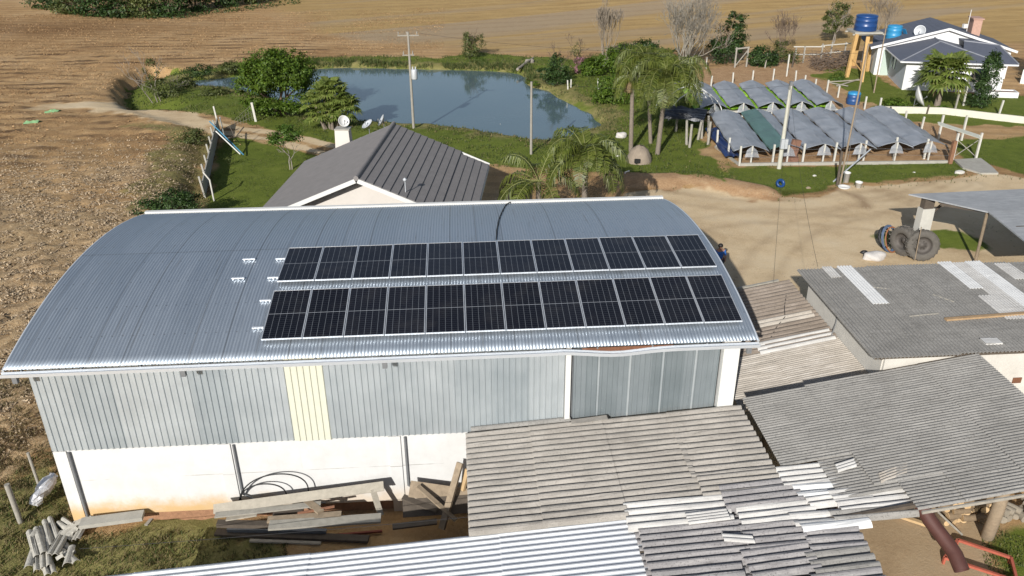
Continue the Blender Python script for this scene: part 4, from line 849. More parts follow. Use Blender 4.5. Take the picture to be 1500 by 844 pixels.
# fence round the greenhouse: kerb and white posts
gf = thing('greenhouse_fence', 'white post fence on a concrete kerb round the greenhouse tunnels', 'fence', at(1083, 243))
kl = pix(0, (1083, 243), (1392, 239))
mb = MB(); a, b = (V(*q, 0) for q in kl); d = b-a; mb.box((a+b)/2-V(0, 0, .15), np.linalg.norm(d), .16, .33, math.atan2(d[1], d[0])); c = V(*pix(0, (1048, 216))[0], 0); d = a-c; mb.box((a+c)/2-V(0, 0, .15), np.linalg.norm(d), .14, .28, math.atan2(d[1], d[0])); mk('kerb', mb, M_CONC, gf)
for u, v, h in ((1083, 243, 1.3), (1131, 240.5, 1.3), (1175, 239.5, 1.3), (1221, 237.5, 1.3), (1264, 235.5, 1.35), (1309, 234.5, 1.5), (1353, 233, 1.35), (1066, 229, 1.25), (1050, 217, 1.25), (1041, 128, 1.0), (1073, 123, 1.0), (1102, 120, 1.), (1132, 118, 1.05), (1165, 121, 1.05), (1178, 127, 1.0), (1193, 132, .95), (1210, 140, 1.3), (1227, 143, 1.0), (1266, 160, 1.0), (1325, 182, 1.0), (1349, 191, 1.)):
    q = at(u, v); mb = MB(); mb.beam((q[0], q[1], -.2), (q[0]+random.uniform(-.05, .05), q[1]+random.uniform(-.05, .05), h), .11, .11); mk('post', mb, M_POST, gf)
mb = MB()
for z in (.5, .9):
    pr = [at(u, v)+V(0, 0, z) for u, v in ((1048, 216), (1083, 243), (1221, 237.5), (1392, 239))]
    for a, b in zip(pr[:-1], pr[1:]): mb.tube([a, b], .008, 4)
mk('wire', mb, M_PIPE, gf)
for (u, v, h), lab in zip(((1006, 212, 1.7), (1010, 216, 1.6), (1028, 203, 1.3), (1037, 212, 1.6), (990, 193, 1.2), (1038, 200, 1.5), (1022, 205, 1.3)), ('grey wooden post behind palm trunks, leaning left of the pair', 'grey wooden post behind palm trunks, front one of the pair', 'short grey post in the shade of the dark tarp', 'tall grey corner post at the end of the greenhouse kerb', 'grey wooden post beside the hindmost palm trunk', 'grey post behind the corner post of the greenhouse', 'slanting grey post beside the short one under the tarp')):
    q = at(u, v); mb = MB(); mb.tube([(q[0], q[1], -.2), (q[0]+random.uniform(-.15, .15), q[1], h)], [.1, .085], 8); tag(mk('wooden_post', mb, M_WOODG), lab, 'post', 'grey posts behind the palms')
q = at(1391, 240); mb = MB(); mb.beam((q[0], q[1], -.1), (q[0], q[1], 1.5), .22, .22); tag(mk('gate_post', mb, plain('brown_post', (.22, .11, .06), .85, 0, .3, 5)), 'thick brown wooden post at the end of the greenhouse kerb', 'post')
q = at(1157, 237); mb = MB(); mb.beam((q[0], q[1], 0), (q[0]+.25, q[1]-.02, 1.45), .55, .25); mb.box((q[0]+.05, q[1]-.1, 0), .8, .4, .35); tag(mk('tree_stump', mb, plain('reddish_bark', (.20, .105, .07), .95, 0, .35, 6, .02)), 'reddish brown stump standing inside the greenhouse fence', 'stump')
# slatted arbour
ar = thing('arbour', 'white posted arbour with slanting slatted top beside the greenhouse', 'arbour', at(1400, 235))
for u, v in ((1395, 234), (1429, 233.5), (1374, 205), (1408, 206)):
    q = at(u, v); mb = MB(); mb.beam((q[0], q[1], -.1), (q[0], q[1], 1.75), .12, .12); mk('post', mb, M_POST, ar)
p1, p2, p3, p4 = at(1376, 183, 1.8), at(1437, 203, 1.8), at(1443, 203, 1.85), at(1382, 182, 1.85)
mb = MB()
for j in range(4):
    o = V(.1, .22, 0)*j; mb.beam(p1+o, p2+o, .16, .03)
mk('slat_top', mb, plain('pale_slats', (.55, .55, .46), .85, 0, .2), ar)
mb = MB(); a, b = at(1395, 233), at(1429, 232); mb.beam(a+V(0, 0, .1), b+V(0, 0, 1.3), .03, .04); mb.beam(a+V(0, 0, 1.3), b+V(0, 0, .1), .03, .04); mk('cross_brace', mb, M_WOODG, ar)
mb = MB(); mb.slab([tuple(at(u, v)+V(0, 0, .12)) for u, v in ((1397, 236), (1436, 234), (1452, 246), (1462, 256), (1436, 256), (1410, 248))], .2); tag(mk('concrete_slab', mb, M_CONC), 'worn concrete slab at the foot of the slatted arbour', 'slab')

# ------------------------------------------------------------------ poles and wires
def pole(name, lab, u, v, h, r0, r1, mat, lean=(0, 0), grp='utility poles'):
    b = gp(u, v); t = thing(name, lab, 'pole', b, grp); top = b+V(lean[0], lean[1], h); mb = MB(); mb.tube([b-V(0, 0, .5), b, top], [r0*1.05, r0, r1], 10); mk('shaft', mb, mat, t); return t, b, top
M_PG = plain('pole_grey', (.27, .25, .215), .9, 0, .2, 4)
t, b, top = pole('utility_pole', 'tall grey utility pole with crossarm and transformer at the pond edge', 606, 188, 6.9, .105, .075, M_PG)
mb = MB(); mb.beam(top+V(-.75, 0, -.25), top+V(.75, 0, -.25), .07, .08)
for x in (-.68, -.1, .62): mb.lathe(top+V(x, 0, -.2), [(.03, 0), (.05, .05), (.03, .1), (.06, .15), (.02, .22)], 8)
mk('crossarm', mb, M_PG, t)
mb = MB(); c = top+V(.28, -.05, -3.3); mb.lathe(c, [(0, 0), (.2, 0), (.22, .06), (.22, .62), (.2, .7), (0, .72)], 14)
for s in (-.1, .1): mb.lathe(c+V(s, 0, .7), [(.04, 0), (.05, .1), (.02, .2)], 6)
mk('transformer', mb, M_GREYP, t)
mb = MB(); mb.beam(top+V(-.5, 0, -1.6), top+V(.35, 0, -1.6), .07, .07)
for x in (-.4, .25): mb.lathe(top+V(x, 0, -1.6), [(.03, 0), (.06, .1), (.02, .3)], 8)
mk('insulator_arm', mb, M_PG, t)
tA = top
t, b, tB = pole('utility_pole', 'bare grey pole without crossarm on the grass before the pond', 778, 226, 4.8, .09, .07, M_PG)
t, b, tC = pole('utility_pole', 'pale concrete light pole with meter box before the greenhouse', 1141, 247, 5.2, .14, .1, plain('pale_concrete_pole', (.46, .45, .38), .85, 0, .12))
mb = MB(); mb.box(b+V(.02, -.18, 1.35), .42, .2, .6); mk('meter_box', mb, M_GREYP, t)
mb = MB(); mb.tube([b+V(.1, -.08, 1.9), b+V(.1, -.06, 4.9)], .025, 6); mb.tube([tC+V(-.35, 0, -.9), tC+V(.05, 0, -.75), tC+V(.12, 0, .1)], .04, 6); mb.box(tC+V(0, 0, -.25), .18, .18, .5); mk('conduit', mb, M_PIPE, t)
t, b, tD = pole('utility_pole', 'slim wooden pole rising from the wet patch before the greenhouse', 1230, 272, 8.2, .06, .045, plain('tan_pole', (.24, .19, .135), .85, 0, .2, 4), (.2, 0))
mb = MB(); mb.tube([b+V(.12, -.1, .1), tD+V(.06, 0, -3.2)], .012, 5); mk('cable', mb, M_PIPE, t)
mb = MB(); mb.beam(b+V(-.18, -.05, 0), b+V(-.22, .02, 2.1), .14, .06); tag(mk('dark_board', mb, M_WOODD), 'dark upright board strapped beside the slim wooden pole', 'board')
t, b, tE = pole('utility_pole', 'thin wooden pole with bend beside the water tower', 1280, 136, 5.6, .06, .04, M_WOOD)
def wire(name, a, b, sag, lab, r=.011):
    mb = MB(); mb.tube([np.array(a)*(1-t)+np.array(b)*t-V(0, 0, sag*4*t*(1-t)) for t in np.linspace(0, 1, 14)], r, 4); tag(mk(name, mb, M_CABLE), lab, 'wire', 'overhead wires')
wire('overhead_wire', tC+V(0, 0, -.1), (23.0, 5.4, 4.75), .55, 'overhead wire from the concrete light pole down to the outbuilding corner', .006)
wire('overhead_wire', tC+V(0, 0, -.3), (22.2, 6.9, 3.5), .8, 'overhead wire from the concrete light pole down to the brown porch roof', .004)
wire('overhead_wire', tA+V(.75, 0, -.1), tD+V(0, 0, -.5), .6, 'long overhead wire from the transformer pole to the slim wooden pole', .007)
wire('overhead_wire', tC, tB, .4, 'overhead wire from the bare pond pole to the concrete light pole', .007)
wire('overhead_wire', (1.2, -2.2, 1.2), (12.6, -2.8, 2.2), .05, 'thin wire strung low over the timber heap', .008)

# ------------------------------------------------------------------ carport (right)
cp = thing('carport', 'grey sheet carport roof on a white concrete post above tractor wheels', 'carport', (35, 15, 0))
M_CP = fibre('carport_sheet', (.30, .31, .32), (.2, .2, .2), .25, (.40, .41, .42))
mb = MB(); mb.slab([(32.3, 16.65, 3.0), (34.65, 14.15, 3.0), (41.5, 14.3, 3.05), (41.5, 16.75, 3.1)], .06); mk('roof_panel', mb, M_CP, cp)
mb = MB(); mb.slab([(34.66, 14.15, 3.02), (34.55, 10.6, 2.75), (41.5, 10.6, 2.75), (41.5, 14.28, 3.06)], .06); mk('roof_panel', mb, M_CP, cp)
for (x0, y0, x1, y1) in ((33.4, 15.9, 41, 15.95), (35, 12.6, 41, 12.6), (33.3, 15.6, 34.9, 14.4)):
    mb = MB(); mb.beam((x0, y0, 2.85), (x1, y1, 2.88), .07, .12); mk('beam', mb, M_WOODD, cp)
q = V(33.15, 16.35, 0); mb = MB(); mb.box((q[0], q[1], -.1), .62, .42, 2.5, .1); mk('post', mb, M_POST, cp)
mb = MB(); mb.box((q[0], q[1], 2.4), .5, .34, .5, .1); mb.beam((q[0]+.2, q[1], 2.0), (q[0]+1.2, q[1]+.2, 2.85), .09, .09); mk('bracket', mb, M_WOODD, cp)
mb = MB(); mb.tube([at(1428, 386), at(1428, 386)*.0+V(34.75, 14.3, 2.9)], .07, 8); mk('prop_pole', mb, M_WOOD, cp)
mb = MB(); mb.box((41.3, 14, -.1), .15, 6, 2.8); mk('back_wall', mb, M_WOODD, cp)
def tyre(lab, c, R, wd, ax, rot=0.):
    t = thing('tractor_tyre', lab, 'tyre', c, 'tractor tyres'); c = np.array(c, float); ax = np.array(ax, float); ax /= np.linalg.norm(ax)
    r = R*.57; w2 = wd/2
    mb = MB(); mb.lathe(c, [(r, -w2*.8), (r*1.12, -w2), (R*.9, -w2), (R*.97, -w2*.8), (R*.97, w2*.8), (R*.9, w2), (r*1.12, w2), (r, w2*.8), (r*.97, 0), (r, -w2*.8)], 36, True, ax)
    Q = Vector((0, 0, 1)).rotation_difference(Vector(ax)).to_matrix(); T = lambda p: c+np.array(Q @ Vector(p))
    for i in range(20):
        a = 2*math.pi*i/20
        for s in (-1, 1):
            a2 = a+(.16 if s > 0 else 0); p0 = T(((R*.99)*math.cos(a2), (R*.99)*math.sin(a2), 0)); p1 = T((R*.97*math.cos(a2+.22), R*.97*math.sin(a2+.22), s*w2*.95)); mb.beam(p0, p1, .06, .06, up=p0-c)
    mk('rubber_tread', mb, plain('dusty_rubber', (.105, .095, .082), .9, 0, .3, 6), t)
    mb = MB(); mb.lathe(c, [(r*.99, -w2*.8), (r*.9, -w2*.6), (r*.86, -w2*.1), (r*.6, -.02), (r*.3, .0), (r*.28, -.04), (0, -.04)], 30, True, ax); mb.lathe(c, [(0, .02), (r*.6, .02), (r*.86, w2*.1), (r*.9, w2*.6), (r*.99, w2*.8)], 30, True, ax)
    for i in range(8): a = 2*math.pi*i/8; mb.lathe(T((r*.45*math.cos(a), r*.45*math.sin(a), -.05)), [(.03, 0), (.03, .05), (0, .05)], 6, True, ax)
    mk('rim', mb, plain('dark_rim', (.10, .088, .078), .7, .3, .3, 4), t)
q = at(1346, 380); tyre('big tractor tyre with its rim facing out, leaning at the white post', (q[0], q[1], .74), .74, .42, (.25, .95, -.18))
q = at(1322, 376); tyre('big tractor tyre showing its tread, beside the one facing out', (q[0]+.05, q[1]+.25, .72), .72, .42, (.93, .35, .05))
mb = MB(); q = at(1338, 382); mb.tube([q+V(0, -.1, 0), q+V(-.02, -.05, 1.75)], .022, 6); tag(mk('stick', mb, M_WOOD), 'thin pale stick standing before the tractor tyres', 'stick')
for (u, v, tilt, r_, c_, lab) in ((1303, 371, .2, .62, (.06, .09, .15), 'coil of blue and orange hose leaning on the tractor tyres'), (1296, 366, .5, .5, (.012, .012, .013), 'loop of black hose leaning behind the blue hose coil')):
    q = at(u, v); mb = MB(); pts = []
    for i in range(70): a = i/69*2*math.pi*4; rr = r_*(1-.05*math.sin(a*.7)); pts.append(q+V(.55*rr*math.cos(a)+.1*tilt, .5*rr*math.sin(a)*.9+.3+.012*i/7, r_+rr*math.sin(a)*.92))
    ho = mk('hose_coil', mb.tube(pts, .035, 6), plain('hose_%d' % u, c_, .5, 0, .15)); tag(ho, lab, 'hose', 'hose coils')
    if u == 1303:
        mb = MB(); pts = []
        for i in range(40): a = i/39*2*math.pi*2; pts.append(q+V(.36*r_*math.cos(a)*1.5+.12, .42*r_*math.sin(a)+.22, r_+.9*r_*math.sin(a))); 
        mk('orange_hose', mb.tube(pts, .03, 6), plain('orange_hose', (.25, .09, .03), .5, 0, .15), ho)

# ------------------------------------------------------------------ lawn fence and things left of the house
a, b = FENCE_L; lf = thing('lawn_fence', 'grey concrete slab fence with white posts between field and lawn', 'fence', (*a, 0)); a = V(*a, 0); b = V(*b, 0); n = 7
mb = MB(); d = b-a
for i in range(n): mb.box(a+d*(i+.5)/n+V(0, 0, -.3), np.linalg.norm(d)/n-.12, .07, 1.25, math.atan2(d[1], d[0]))
mk('slab_panel', mb, M_CONC, lf)
for i in range(n+1):
    q = a+d*i/n; mb = MB(); h_ = 1.5+.08*(i % 2)+(.4 if i == n else 0); mb.beam(q+V(.06, 0, -.3), q+V(-.12, 0, h_-.2), .10, .09); mk('post', mb, M_CONC if i < n else M_POST, lf)
q = at(375, 178); mb = MB(); mb.beam(q-V(0, 0, .1), q+V(-.12, 0, 1.45), .16, .14); tag(mk('fence_post', mb, M_POST), 'white concrete post beside the dirt track below the big green tree', 'post')
mb = MB(); p0 = at(340, 186); p1 = at(374, 176)
for i in range(9):
    t_ = i/8; mb.tube([p0*(1-t_)+p1*t_, p0*(1-t_)+p1*t_+V(0, 0, .35+.95*t_**1.5)], .008, 4)
for h_ in (.25, .6, 1.): mb.tube([p0+V(0, 0, h_*.3), p1+V(0, 0, h_*1.3)], .008, 4)
tag(mk('wire_netting', mb, M_WOODG), 'slack wire netting beside the track left of the white post', 'netting')
for (u0, v0, z0, u1, v1, z1, c_, lab) in ((307, 178, 1.75, 357, 227, .15, (.07, .22, .33), 'long blue pipe lying aslant over the fence end'), (316, 192, 1.6, 352, 226, .1, (.62, .62, .58), 'white pipe propped aslant under the blue pipe'), (322, 172, 2., 330, 204, .2, (.4, .4, .38), 'short grey pipe leaning on the fence end')):
    mb = MB(); mb.tube([at(u0, v0, z0), at(u1, v1, z1)], .045, 6); tag(mk('pipe', mb, plain('pipe_%d' % u0, c_, .5, 0, .15)), lab, 'pipe', 'pipes at the fence end')
mb = MB(); mb.tube([at(325, 204, .4), at(346, 200, .9), at(357, 186, 1.3)], .04, 6); mb.tube([at(344, 201, .8), at(336, 184, 1.5)], .03, 6); mb.tube([at(344, 201, .8), at(350, 209, .1)], .03, 6); tag(mk('dead_branch', mb, M_WOODD), 'dark dead branch lying across the track at the fence end', 'branch')
mb = MB(); q = at(313, 292); mb.tube([q+V(.1, -.3, 0), q+V(.0, -.1, 1.2), q+V(-.35, .1, 1.6)], .05, 6); tag(mk('white_pipe', mb, M_POST), 'bent white pipe standing by the near end of the lawn fence', 'pipe')
# ------------------------------------------------------------------ vegetation
L_GREEN = leafmat('leaf_green', (.050, .105, .010), (.135, .205, .022), .34, yellow=(.12, .19, .03))
L_DEEP = leafmat('leaf_deep', (.018, .044, .010), (.058, .105, .024), .22)
L_OLIVE = leafmat('leaf_olive', (.055, .075, .02), (.135, .155, .045), .25)
L_BRIGHT = leafmat('leaf_bright', (.05, .11, .012), (.12, .20, .03), .35)
L_PALM = leafmat('palm_leaf', (.065, .092, .013), (.165, .19, .036), .25, .45, (.16, .19, .06))
L_FAN = leafmat('fan_leaf', (.085, .13, .022), (.21, .26, .055), .3, .5, (.26, .26, .09))
L_DRY = leafmat('dry_leaf', (.18, .12, .06), (.32, .23, .12), .2)
L_PINK = leafmat('pink_blossom', (.25, .10, .14), (.48, .26, .30), .3)
L_GRASS = leafmat('grass_blade', (.045, .075, .015), (.12, .15, .04), .3, .7, (.24, .20, .09))
L_DRYG = leafmat('dry_grass_blade', (.12, .095, .04), (.28, .22, .11), .25, .8)
M_BARK = plain('bark', (.14, .10, .07), .95, 0, .3, 6, .01)
M_BARKG = plain('pale_bark', (.25, .22, .185), .9, 0, .25, 5, .006)
M_TWIG = plain('twig_grey', (.235, .195, .15), .95, 0, .2, 3)
M_PALMT = plain('palm_trunk', (.20, .165, .13), .95, 0, .3, 7, .02)
def unit(a): return a/(np.linalg.norm(a, axis=-1, keepdims=True)+1e-9)
def leaves(cen, nrm, L, W, droop=.0):
    """pointed 4-corner leaves, one per centre"""
    n = len(cen); r = unit(RNG.normal(size=(n, 3))); t = unit(np.cross(nrm, r)); b = np.cross(nrm, t)
    s = RNG.uniform(.65, 1.3, (n, 1)); l = L*s; w_ = W*s
    return np.stack([cen-t*l*.5, cen+b*w_*.5+nrm*w_*.12, cen+t*l*.5-V(0, 0, droop)*l, cen-b*w_*.5+nrm*w_*.12], 1)
def crown_pts(blobs, per, clump=.28, fill=.5):
    """leaf centres and outward normals gathered in clumps through lobed volumes"""
    C, Nn = [], []
    for (cx, cy, cz, rx, ry, rz, k) in blobs:
        kc = max(3, int(k)); d = unit(RNG.normal(size=(kc, 3))); rad = RNG.uniform(fill, 1.05, (kc, 1))**.7
        cc = V(cx, cy, cz)+d*rad*V(rx, ry, rz)
        m = per; g = RNG.normal(size=(kc, m, 3))*clump*V(rx, ry, rz*.8)*RNG.uniform(.5, 1.2, (kc, 1, 1))
        p = (cc[:, None, :]+g).reshape(-1, 3); o = unit((p-V(cx, cy, cz))/V(rx, ry, rz)**2)
        C.append(p); Nn.append(unit(o*.8+V(0, 0, .55)+RNG.normal(size=p.shape)*.5))
    return np.concatenate(C), np.concatenate(Nn)
def branches(mb, p, d, L, r, depth, spread=.5, up=.15, kids=(2, 3), shrink=.72, n=5, wob=.12, minr=.011):
    p = np.array(p, float); d = unit(np.array(d, float)); pts = [p]; q = p
    for i in range(3):
        d = unit(d+RNG.normal(size=3)*wob+V(0, 0, up*.3)); q = q+d*L/3; pts.append(q)
    r1 = max(minr, r*.62); mb.tube(pts, [r, r*.88, r*.75, r1], n if r > .03 else 3, caps=False)
    if depth == 0: return
    for k in range(random.randint(*kids)):
        dd = unit(d+RNG.normal(size=3)*spread+V(0, 0, up)); branches(mb, pts[-1] if k == 0 else pts[random.choice((2, 3))], dd, L*shrink*random.uniform(.8, 1.15), r1, depth-1, spread, up, kids, shrink, n, wob, minr)
def leafy(name, lab, cat, base, blobs, leaf, per, lm, trunk=None, bark=None, grp=None, clump=.28, fill=.5, cname='crown', minz=None, dens=1.7):
    base = np.array(base, float); t = thing(name, lab, cat, base, grp)
    if trunk:
        mb = MB()
        for (dx, dy, L, r, dep) in trunk: branches(mb, base+V(dx, dy, -.15), V(dx*.5, dy*.5, 1), L, r, dep, .55, .2)
        mk('trunk', mb, bark or M_BARK, t, False)
    per = int(per*dens); c, nn = crown_pts([(base[0]+b[0], base[1]+b[1], base[2]+b[2], *b[3:]) for b in blobs], per, clump, fill)
    k_ = c[:, 2] > base[2]+(minz if minz is not None else .05); c, nn = c[k_], nn[k_]
    link(cname, quads(cname, leaves(c, nn, leaf, leaf*.6, .15), lm), t); return t
def bare(name, lab, base, H, r, stems, depth, spread, up, bark, grp=None, L0=.34, shrink=.76, tw=True, kids=(2, 3)):
    base = np.array(base, float); t = thing(name, lab, 'tree', base, grp); mb = MB()
    for i in range(stems):
        a = 2*math.pi*i/stems+random.random(); d = V(math.cos(a)*spread*.9, math.sin(a)*spread*.9, 1)
        branches(mb, base+V(math.cos(a)*.08, math.sin(a)*.08, -.1), d, H*L0, r*random.uniform(.7, 1.), depth, spread, up, kids, shrink, 5, .1, .0125)
    mk('branches', mb, bark, t, False); return t
def lobes(R, zc, rz, n, k, jit=.45, sz=.62):
    out = []
    for i in range(n):
        d = unit(RNG.normal(size=3)); d[2] = abs(d[2])*1.0-.35; s = RNG.uniform(.75, 1.2)*sz
        out.append((d[0]*R*jit*1.3, d[1]*R*jit*1.3, zc+d[2]*rz*jit*1.3, R*s, R*s, rz*s, k))
    return out
# big tree by the pond
leafy('broadleaf_tree', 'big round bright green tree by the left end of the pond', 'tree', gp(412, 168), lobes(2.75, 2.8, 2.6, 20, 24, .56, .46)+[(0, -.6, .8, 2.3, 1.6, .6, 40), (1.4, -.2, 1., 1.4, 1.2, .7, 24), (-1.5, 0, 1.1, 1.3, 1.2, .7, 24)], .2, 40, L_GREEN, [(0, 0, 1.6, .17, 3), (.3, .1, 1.5, .13, 4), (-.3, 0, 1.5, .13, 4)], clump=.2, dens=1.2)
# young tree on the lawn
b = gp(425, 249)
leafy('young_tree', 'small two stemmed young tree on the lawn behind the fence', 'tree', b, [(-.3, .1, 2.1, .85, .8, .45, 26), (.35, .1, 2.3, .7, .7, .45, 20), (0, 0, 2.65, .5, .5, .3, 12), (-.7, .2, 2.0, .4, .4, .3, 8)], .13, 26, L_BRIGHT, [(0, 0, 1.0, .045, 3), (.12, 0, 1.05, .04, 3)], M_BARKG, clump=.22)
leafy('low_plant', 'small sparse grey plant on the lawn near the fence', 'plant', gp(338, 243), [(0, 0, .35, .3, .3, .3, 8)], .08, 14, L_OLIVE)
b = gp(236, 148)
leafy('scrub_tree', 'thin scrubby tree with bare top beside the curved ditch', 'tree', b, [(.3, .2, .9, 1.5, 1.0, .7, 26), (-.2, .2, 1.6, .9, .8, .6, 16), (.9, .3, .7, 1.1, .8, .5, 14), (-.3, .1, 2.6, .8, .7, .9, 16)], .14, 20, L_OLIVE, [(0, 0, 1.7, .06, 4), (-.35, .1, 1.9, .055, 4), (-.7, -.1, 1.3, .05, 3), (.3, .2, 1.2, .04, 3)], M_BARKG, clump=.25)
leafy('bush', 'upright grey green bush on the far pond bank', 'bush', gp(692, 85), [(0, 0, 1.0, 1.0, .9, .9, 26), (.4, .1, 1.7, .8, .7, .8, 20), (-.4, .1, 2.0, .6, .6, .8, 16), (-.1, 0, .5, .9, .8, .5, 16)], .15, 26, L_OLIVE, [(0, 0, 1.2, .06, 3)], clump=.22, grp='bushes round the pond')
# bare trees
bare('bare_tree', 'tall narrow bare twiggy tree behind the pond', gp(886, 92), 5.2, .07, 7, 6, .2, .35, M_TWIG, 'bare trees', .3)
bare('bare_tree', 'big spreading bare tree with pale trunks behind the palms', gp(1002, 104), 6.6, .11, 10, 6, .42, .25, plain('grey_branch_bark', (.25, .225, .185), .95, 0, .25, 4), 'bare trees', .33, .74)
bare('bare_tree', 'brown bare twiggy tree behind the dark green bush', gp(1146, 78), 4.2, .06, 6, 5, .36, .25, plain('brown_twig', (.15, .11, .08), .95), 'bare trees', .3)
bare('bare_tree', 'grey bare tree standing behind the blue tank tower', gp(1290, 62), 5.2, .06, 6, 5, .4, .25, M_TWIG, 'bare trees', .3)
# shrubs and trees behind the palms
bg_ = 'green trees behind the palms'
leafy('broadleaf_tree', 'tall dark green leafy tree beside the spreading bare tree', 'tree', gp(1062, 94), [(0, 0, 1.4, 1.5, 1.2, 1.2, 34), (.4, .1, 2.9, 1.3, 1.1, 1.2, 34), (.6, 0, 4.2, .9, .8, .8, 20), (-.8, .2, 1.8, 1., .9, 1.0, 22), (1.0, .2, 2.0, .9, .8, 1., 18)], .2, 26, L_DEEP, [(0, 0, 2.2, .11, 3)], grp=bg_, clump=.2)
leafy('bush', 'rounded dark green bush on the clay beside the timber gate frame', 'bush', gp(1116, 98), [(0, 0, 1.0, 1.25, 1.0, .9, 40), (.7, .2, .8, .9, .8, .7, 24), (-.6, .1, .8, .8, .8, .7, 20)], .19, 28, L_DEEP, grp=bg_, clump=.2)
leafy('bush', 'olive bush at the foot of the brown bare tree', 'bush', gp(1150, 94), [(0, 0, .9, 1.2, .9, .8, 22), (.8, .1, .8, .9, .8, .6, 16), (-.5, .1, 1.6, .8, .7, .8, 12)], .15, 20, L_OLIVE, grp=bg_, clump=.26)
leafy('eucalyptus_tree', 'loose grey green tree behind the dead brush heap', 'tree', gp(1220, 64), [(-.6, 0, 1.6, .8, .7, .6, 14), (.3, .1, 2.6, 1.1, .9, .8, 22), (0, 0, 3.7, 1.0, .9, .8, 20), (1.2, .1, 2.4, .7, .6, .6, 12), (-.9, .1, 2.9, .6, .6, .6, 10)], .2, 22, L_OLIVE, [(0, 0, 1.8, .08, 4), (.1, 0, 1.6, .06, 4)], M_BARKG, grp=bg_, clump=.26)
for (u, v, sx, h, mt, lab) in ((905, 112, 1.5, 3.2, L_GREEN, 'dense bright green shrub at the foot of the narrow bare tree'), (935, 100, 1.6, 3.0, L_DEEP, 'dark green shrub between the narrow and the spreading bare trees'), (866, 112, 1.0, 1.9, L_GREEN, 'small round green shrub right of the pink flowering bush'), (970, 104, 1.3, 2.2, L_DEEP, 'dark shrub in front of the spreading bare tree')):
    leafy('shrub', lab, 'shrub', gp(u, v), [(0, 0, h*.35, sx, sx*.8, h*.32, 34), (.4, .1, h*.65, sx*.75, sx*.7, h*.3, 26), (-.5, .1, h*.5, sx*.7, sx*.7, h*.3, 22)], .19, 28, mt, grp='shrubs behind the pond', clump=.22)
leafy('shrub', 'sprawling lush green shrub hanging over the slope behind the palms', 'shrub', gp(905, 150), [(0, 0, .6, 1.7, 1.2, .6, 36), (-1., .3, .5, 1.1, .9, .5, 24), (.8, .3, 1.1, 1.2, 1., .8, 28), (-.2, 1.2, 1.3, 1.3, 1., .8, 24)], .2, 26, L_GREEN, clump=.25, grp='shrubs behind the pond')
b = gp(815, 124)
leafy('conifer_shrub', 'dark conical shrub at the far right corner of the pond', 'shrub', b, [(0, 0, .6, 1.25, 1., .6, 30), (.1, 0, 1.4, .95, .8, .7, 26), (0, 0, 2.2, .55, .5, .6, 14), (-.9, .2, 1.0, .8, .7, .6, 16)], .16, 26, L_DEEP, [(0, 0, 1.5, .05, 4)], grp='shrubs behind the pond', clump=.22)
leafy('flowering_bush', 'pink flowering bush between dark shrub and narrow bare tree', 'bush', gp(848, 108), [(0, 0, .6, .65, .5, .5, 18), (.1, 0, 1.1, .5, .5, .5, 14)], .12, 20, L_PINK, [(0, 0, .7, .03, 3)], clump=.25)
leafy('shrub', 'sparse twiggy shrub sprouting behind the dark conical shrub', 'shrub', gp(842, 92), [(0, 0, 1.2, .7, .5, .8, 14)], .13, 12, L_OLIVE, [(0, 0, 1.1, .03, 4), (.3, 0, 1., .03, 4)], clump=.25, grp='shrubs behind the pond')
for (u, v, sx, h, lab) in ((780, 126, .5, .5, 'low tuft of weeds at the far right pond corner'), (826, 195, .55, .45, 'low weeds on the near pond edge left of the palms'), (700, 90, .6, .5, 'low weeds at the foot of the far bank bush'), (800, 202, .7, .3, 'strip of weeds where the pole shadow meets the pond')):
    leafy('weed_clump', lab, 'weeds', gp(u, v), [(0, 0, h*.5, sx, sx*.7, h*.5, 14)], .12, 18, L_GREEN, grp='weeds by the pond')
# dark shrub by the lawn fence
leafy('shrub', 'dark green shrub at the field edge behind the roof corner', 'shrub', gp(252, 312), [(0, 0, .55, 1.5, .8, .5, 34), (-1., -.2, .35, .9, .6, .4, 20), (1., .3, .55, .8, .6, .5, 20), (.3, 0, .95, .8, .6, .4, 16)], .12, 28, L_DEEP, clump=.22, grp='shrubs by the lawn fence')
leafy('shrub', 'loose green shrub on the dry bank at the fence end', 'shrub', gp(284, 212), [(0, 0, .5, .9, .7, .5, 20), (.4, 0, .8, .5, .5, .4, 12), (-.7, .1, .35, .7, .5, .35, 12)], .13, 20, L_OLIVE, clump=.26, grp='shrubs by the lawn fence')
# pinnate palms
def frond(V_, start, d, L, droop, leafl, dens=1., w_=.062, hang=.75):
    """rachis points + drooping leaflets appended to V_ as quads"""
    d = unit(np.array(d, float)); n = 9; P = [np.array(start, float)]
    for i in range(n):
        d = unit(d+V(0, 0, -droop*(i+1)/n)); P.append(P[-1]+d*L/n)
    m = int(26*dens)
    for i in range(m):
        t = .14+.86*i/m; f = t*n; j = min(int(f), n-1); p = P[j]+(P[j+1]-P[j])*(f-j); ax = unit(P[j+1]-P[j]); side = unit(np.cross(ax, V(0, 0, 1)))
        ll = leafl*(math.sin(math.pi*(.12+.86*t))**.6)*random.uniform(.85, 1.1)
        for s in (-1, 1):
            a = unit(side*s+ax*.55+V(0, 0, random.uniform(-.1, .25))); b_ = unit(a*(1-hang)+V(0, 0, -hang)+RNG.normal(size=3)*.1)
            q1 = p+a*ll*.45; q2 = q1+b_*ll*.55; wv = ax*w_*.5
            V_.append((p-wv*.6, p+wv*.6, q1+wv, q1-wv)); V_.append((q1-wv, q1+wv, q2+wv*.2, q2-wv*.2))
    return P
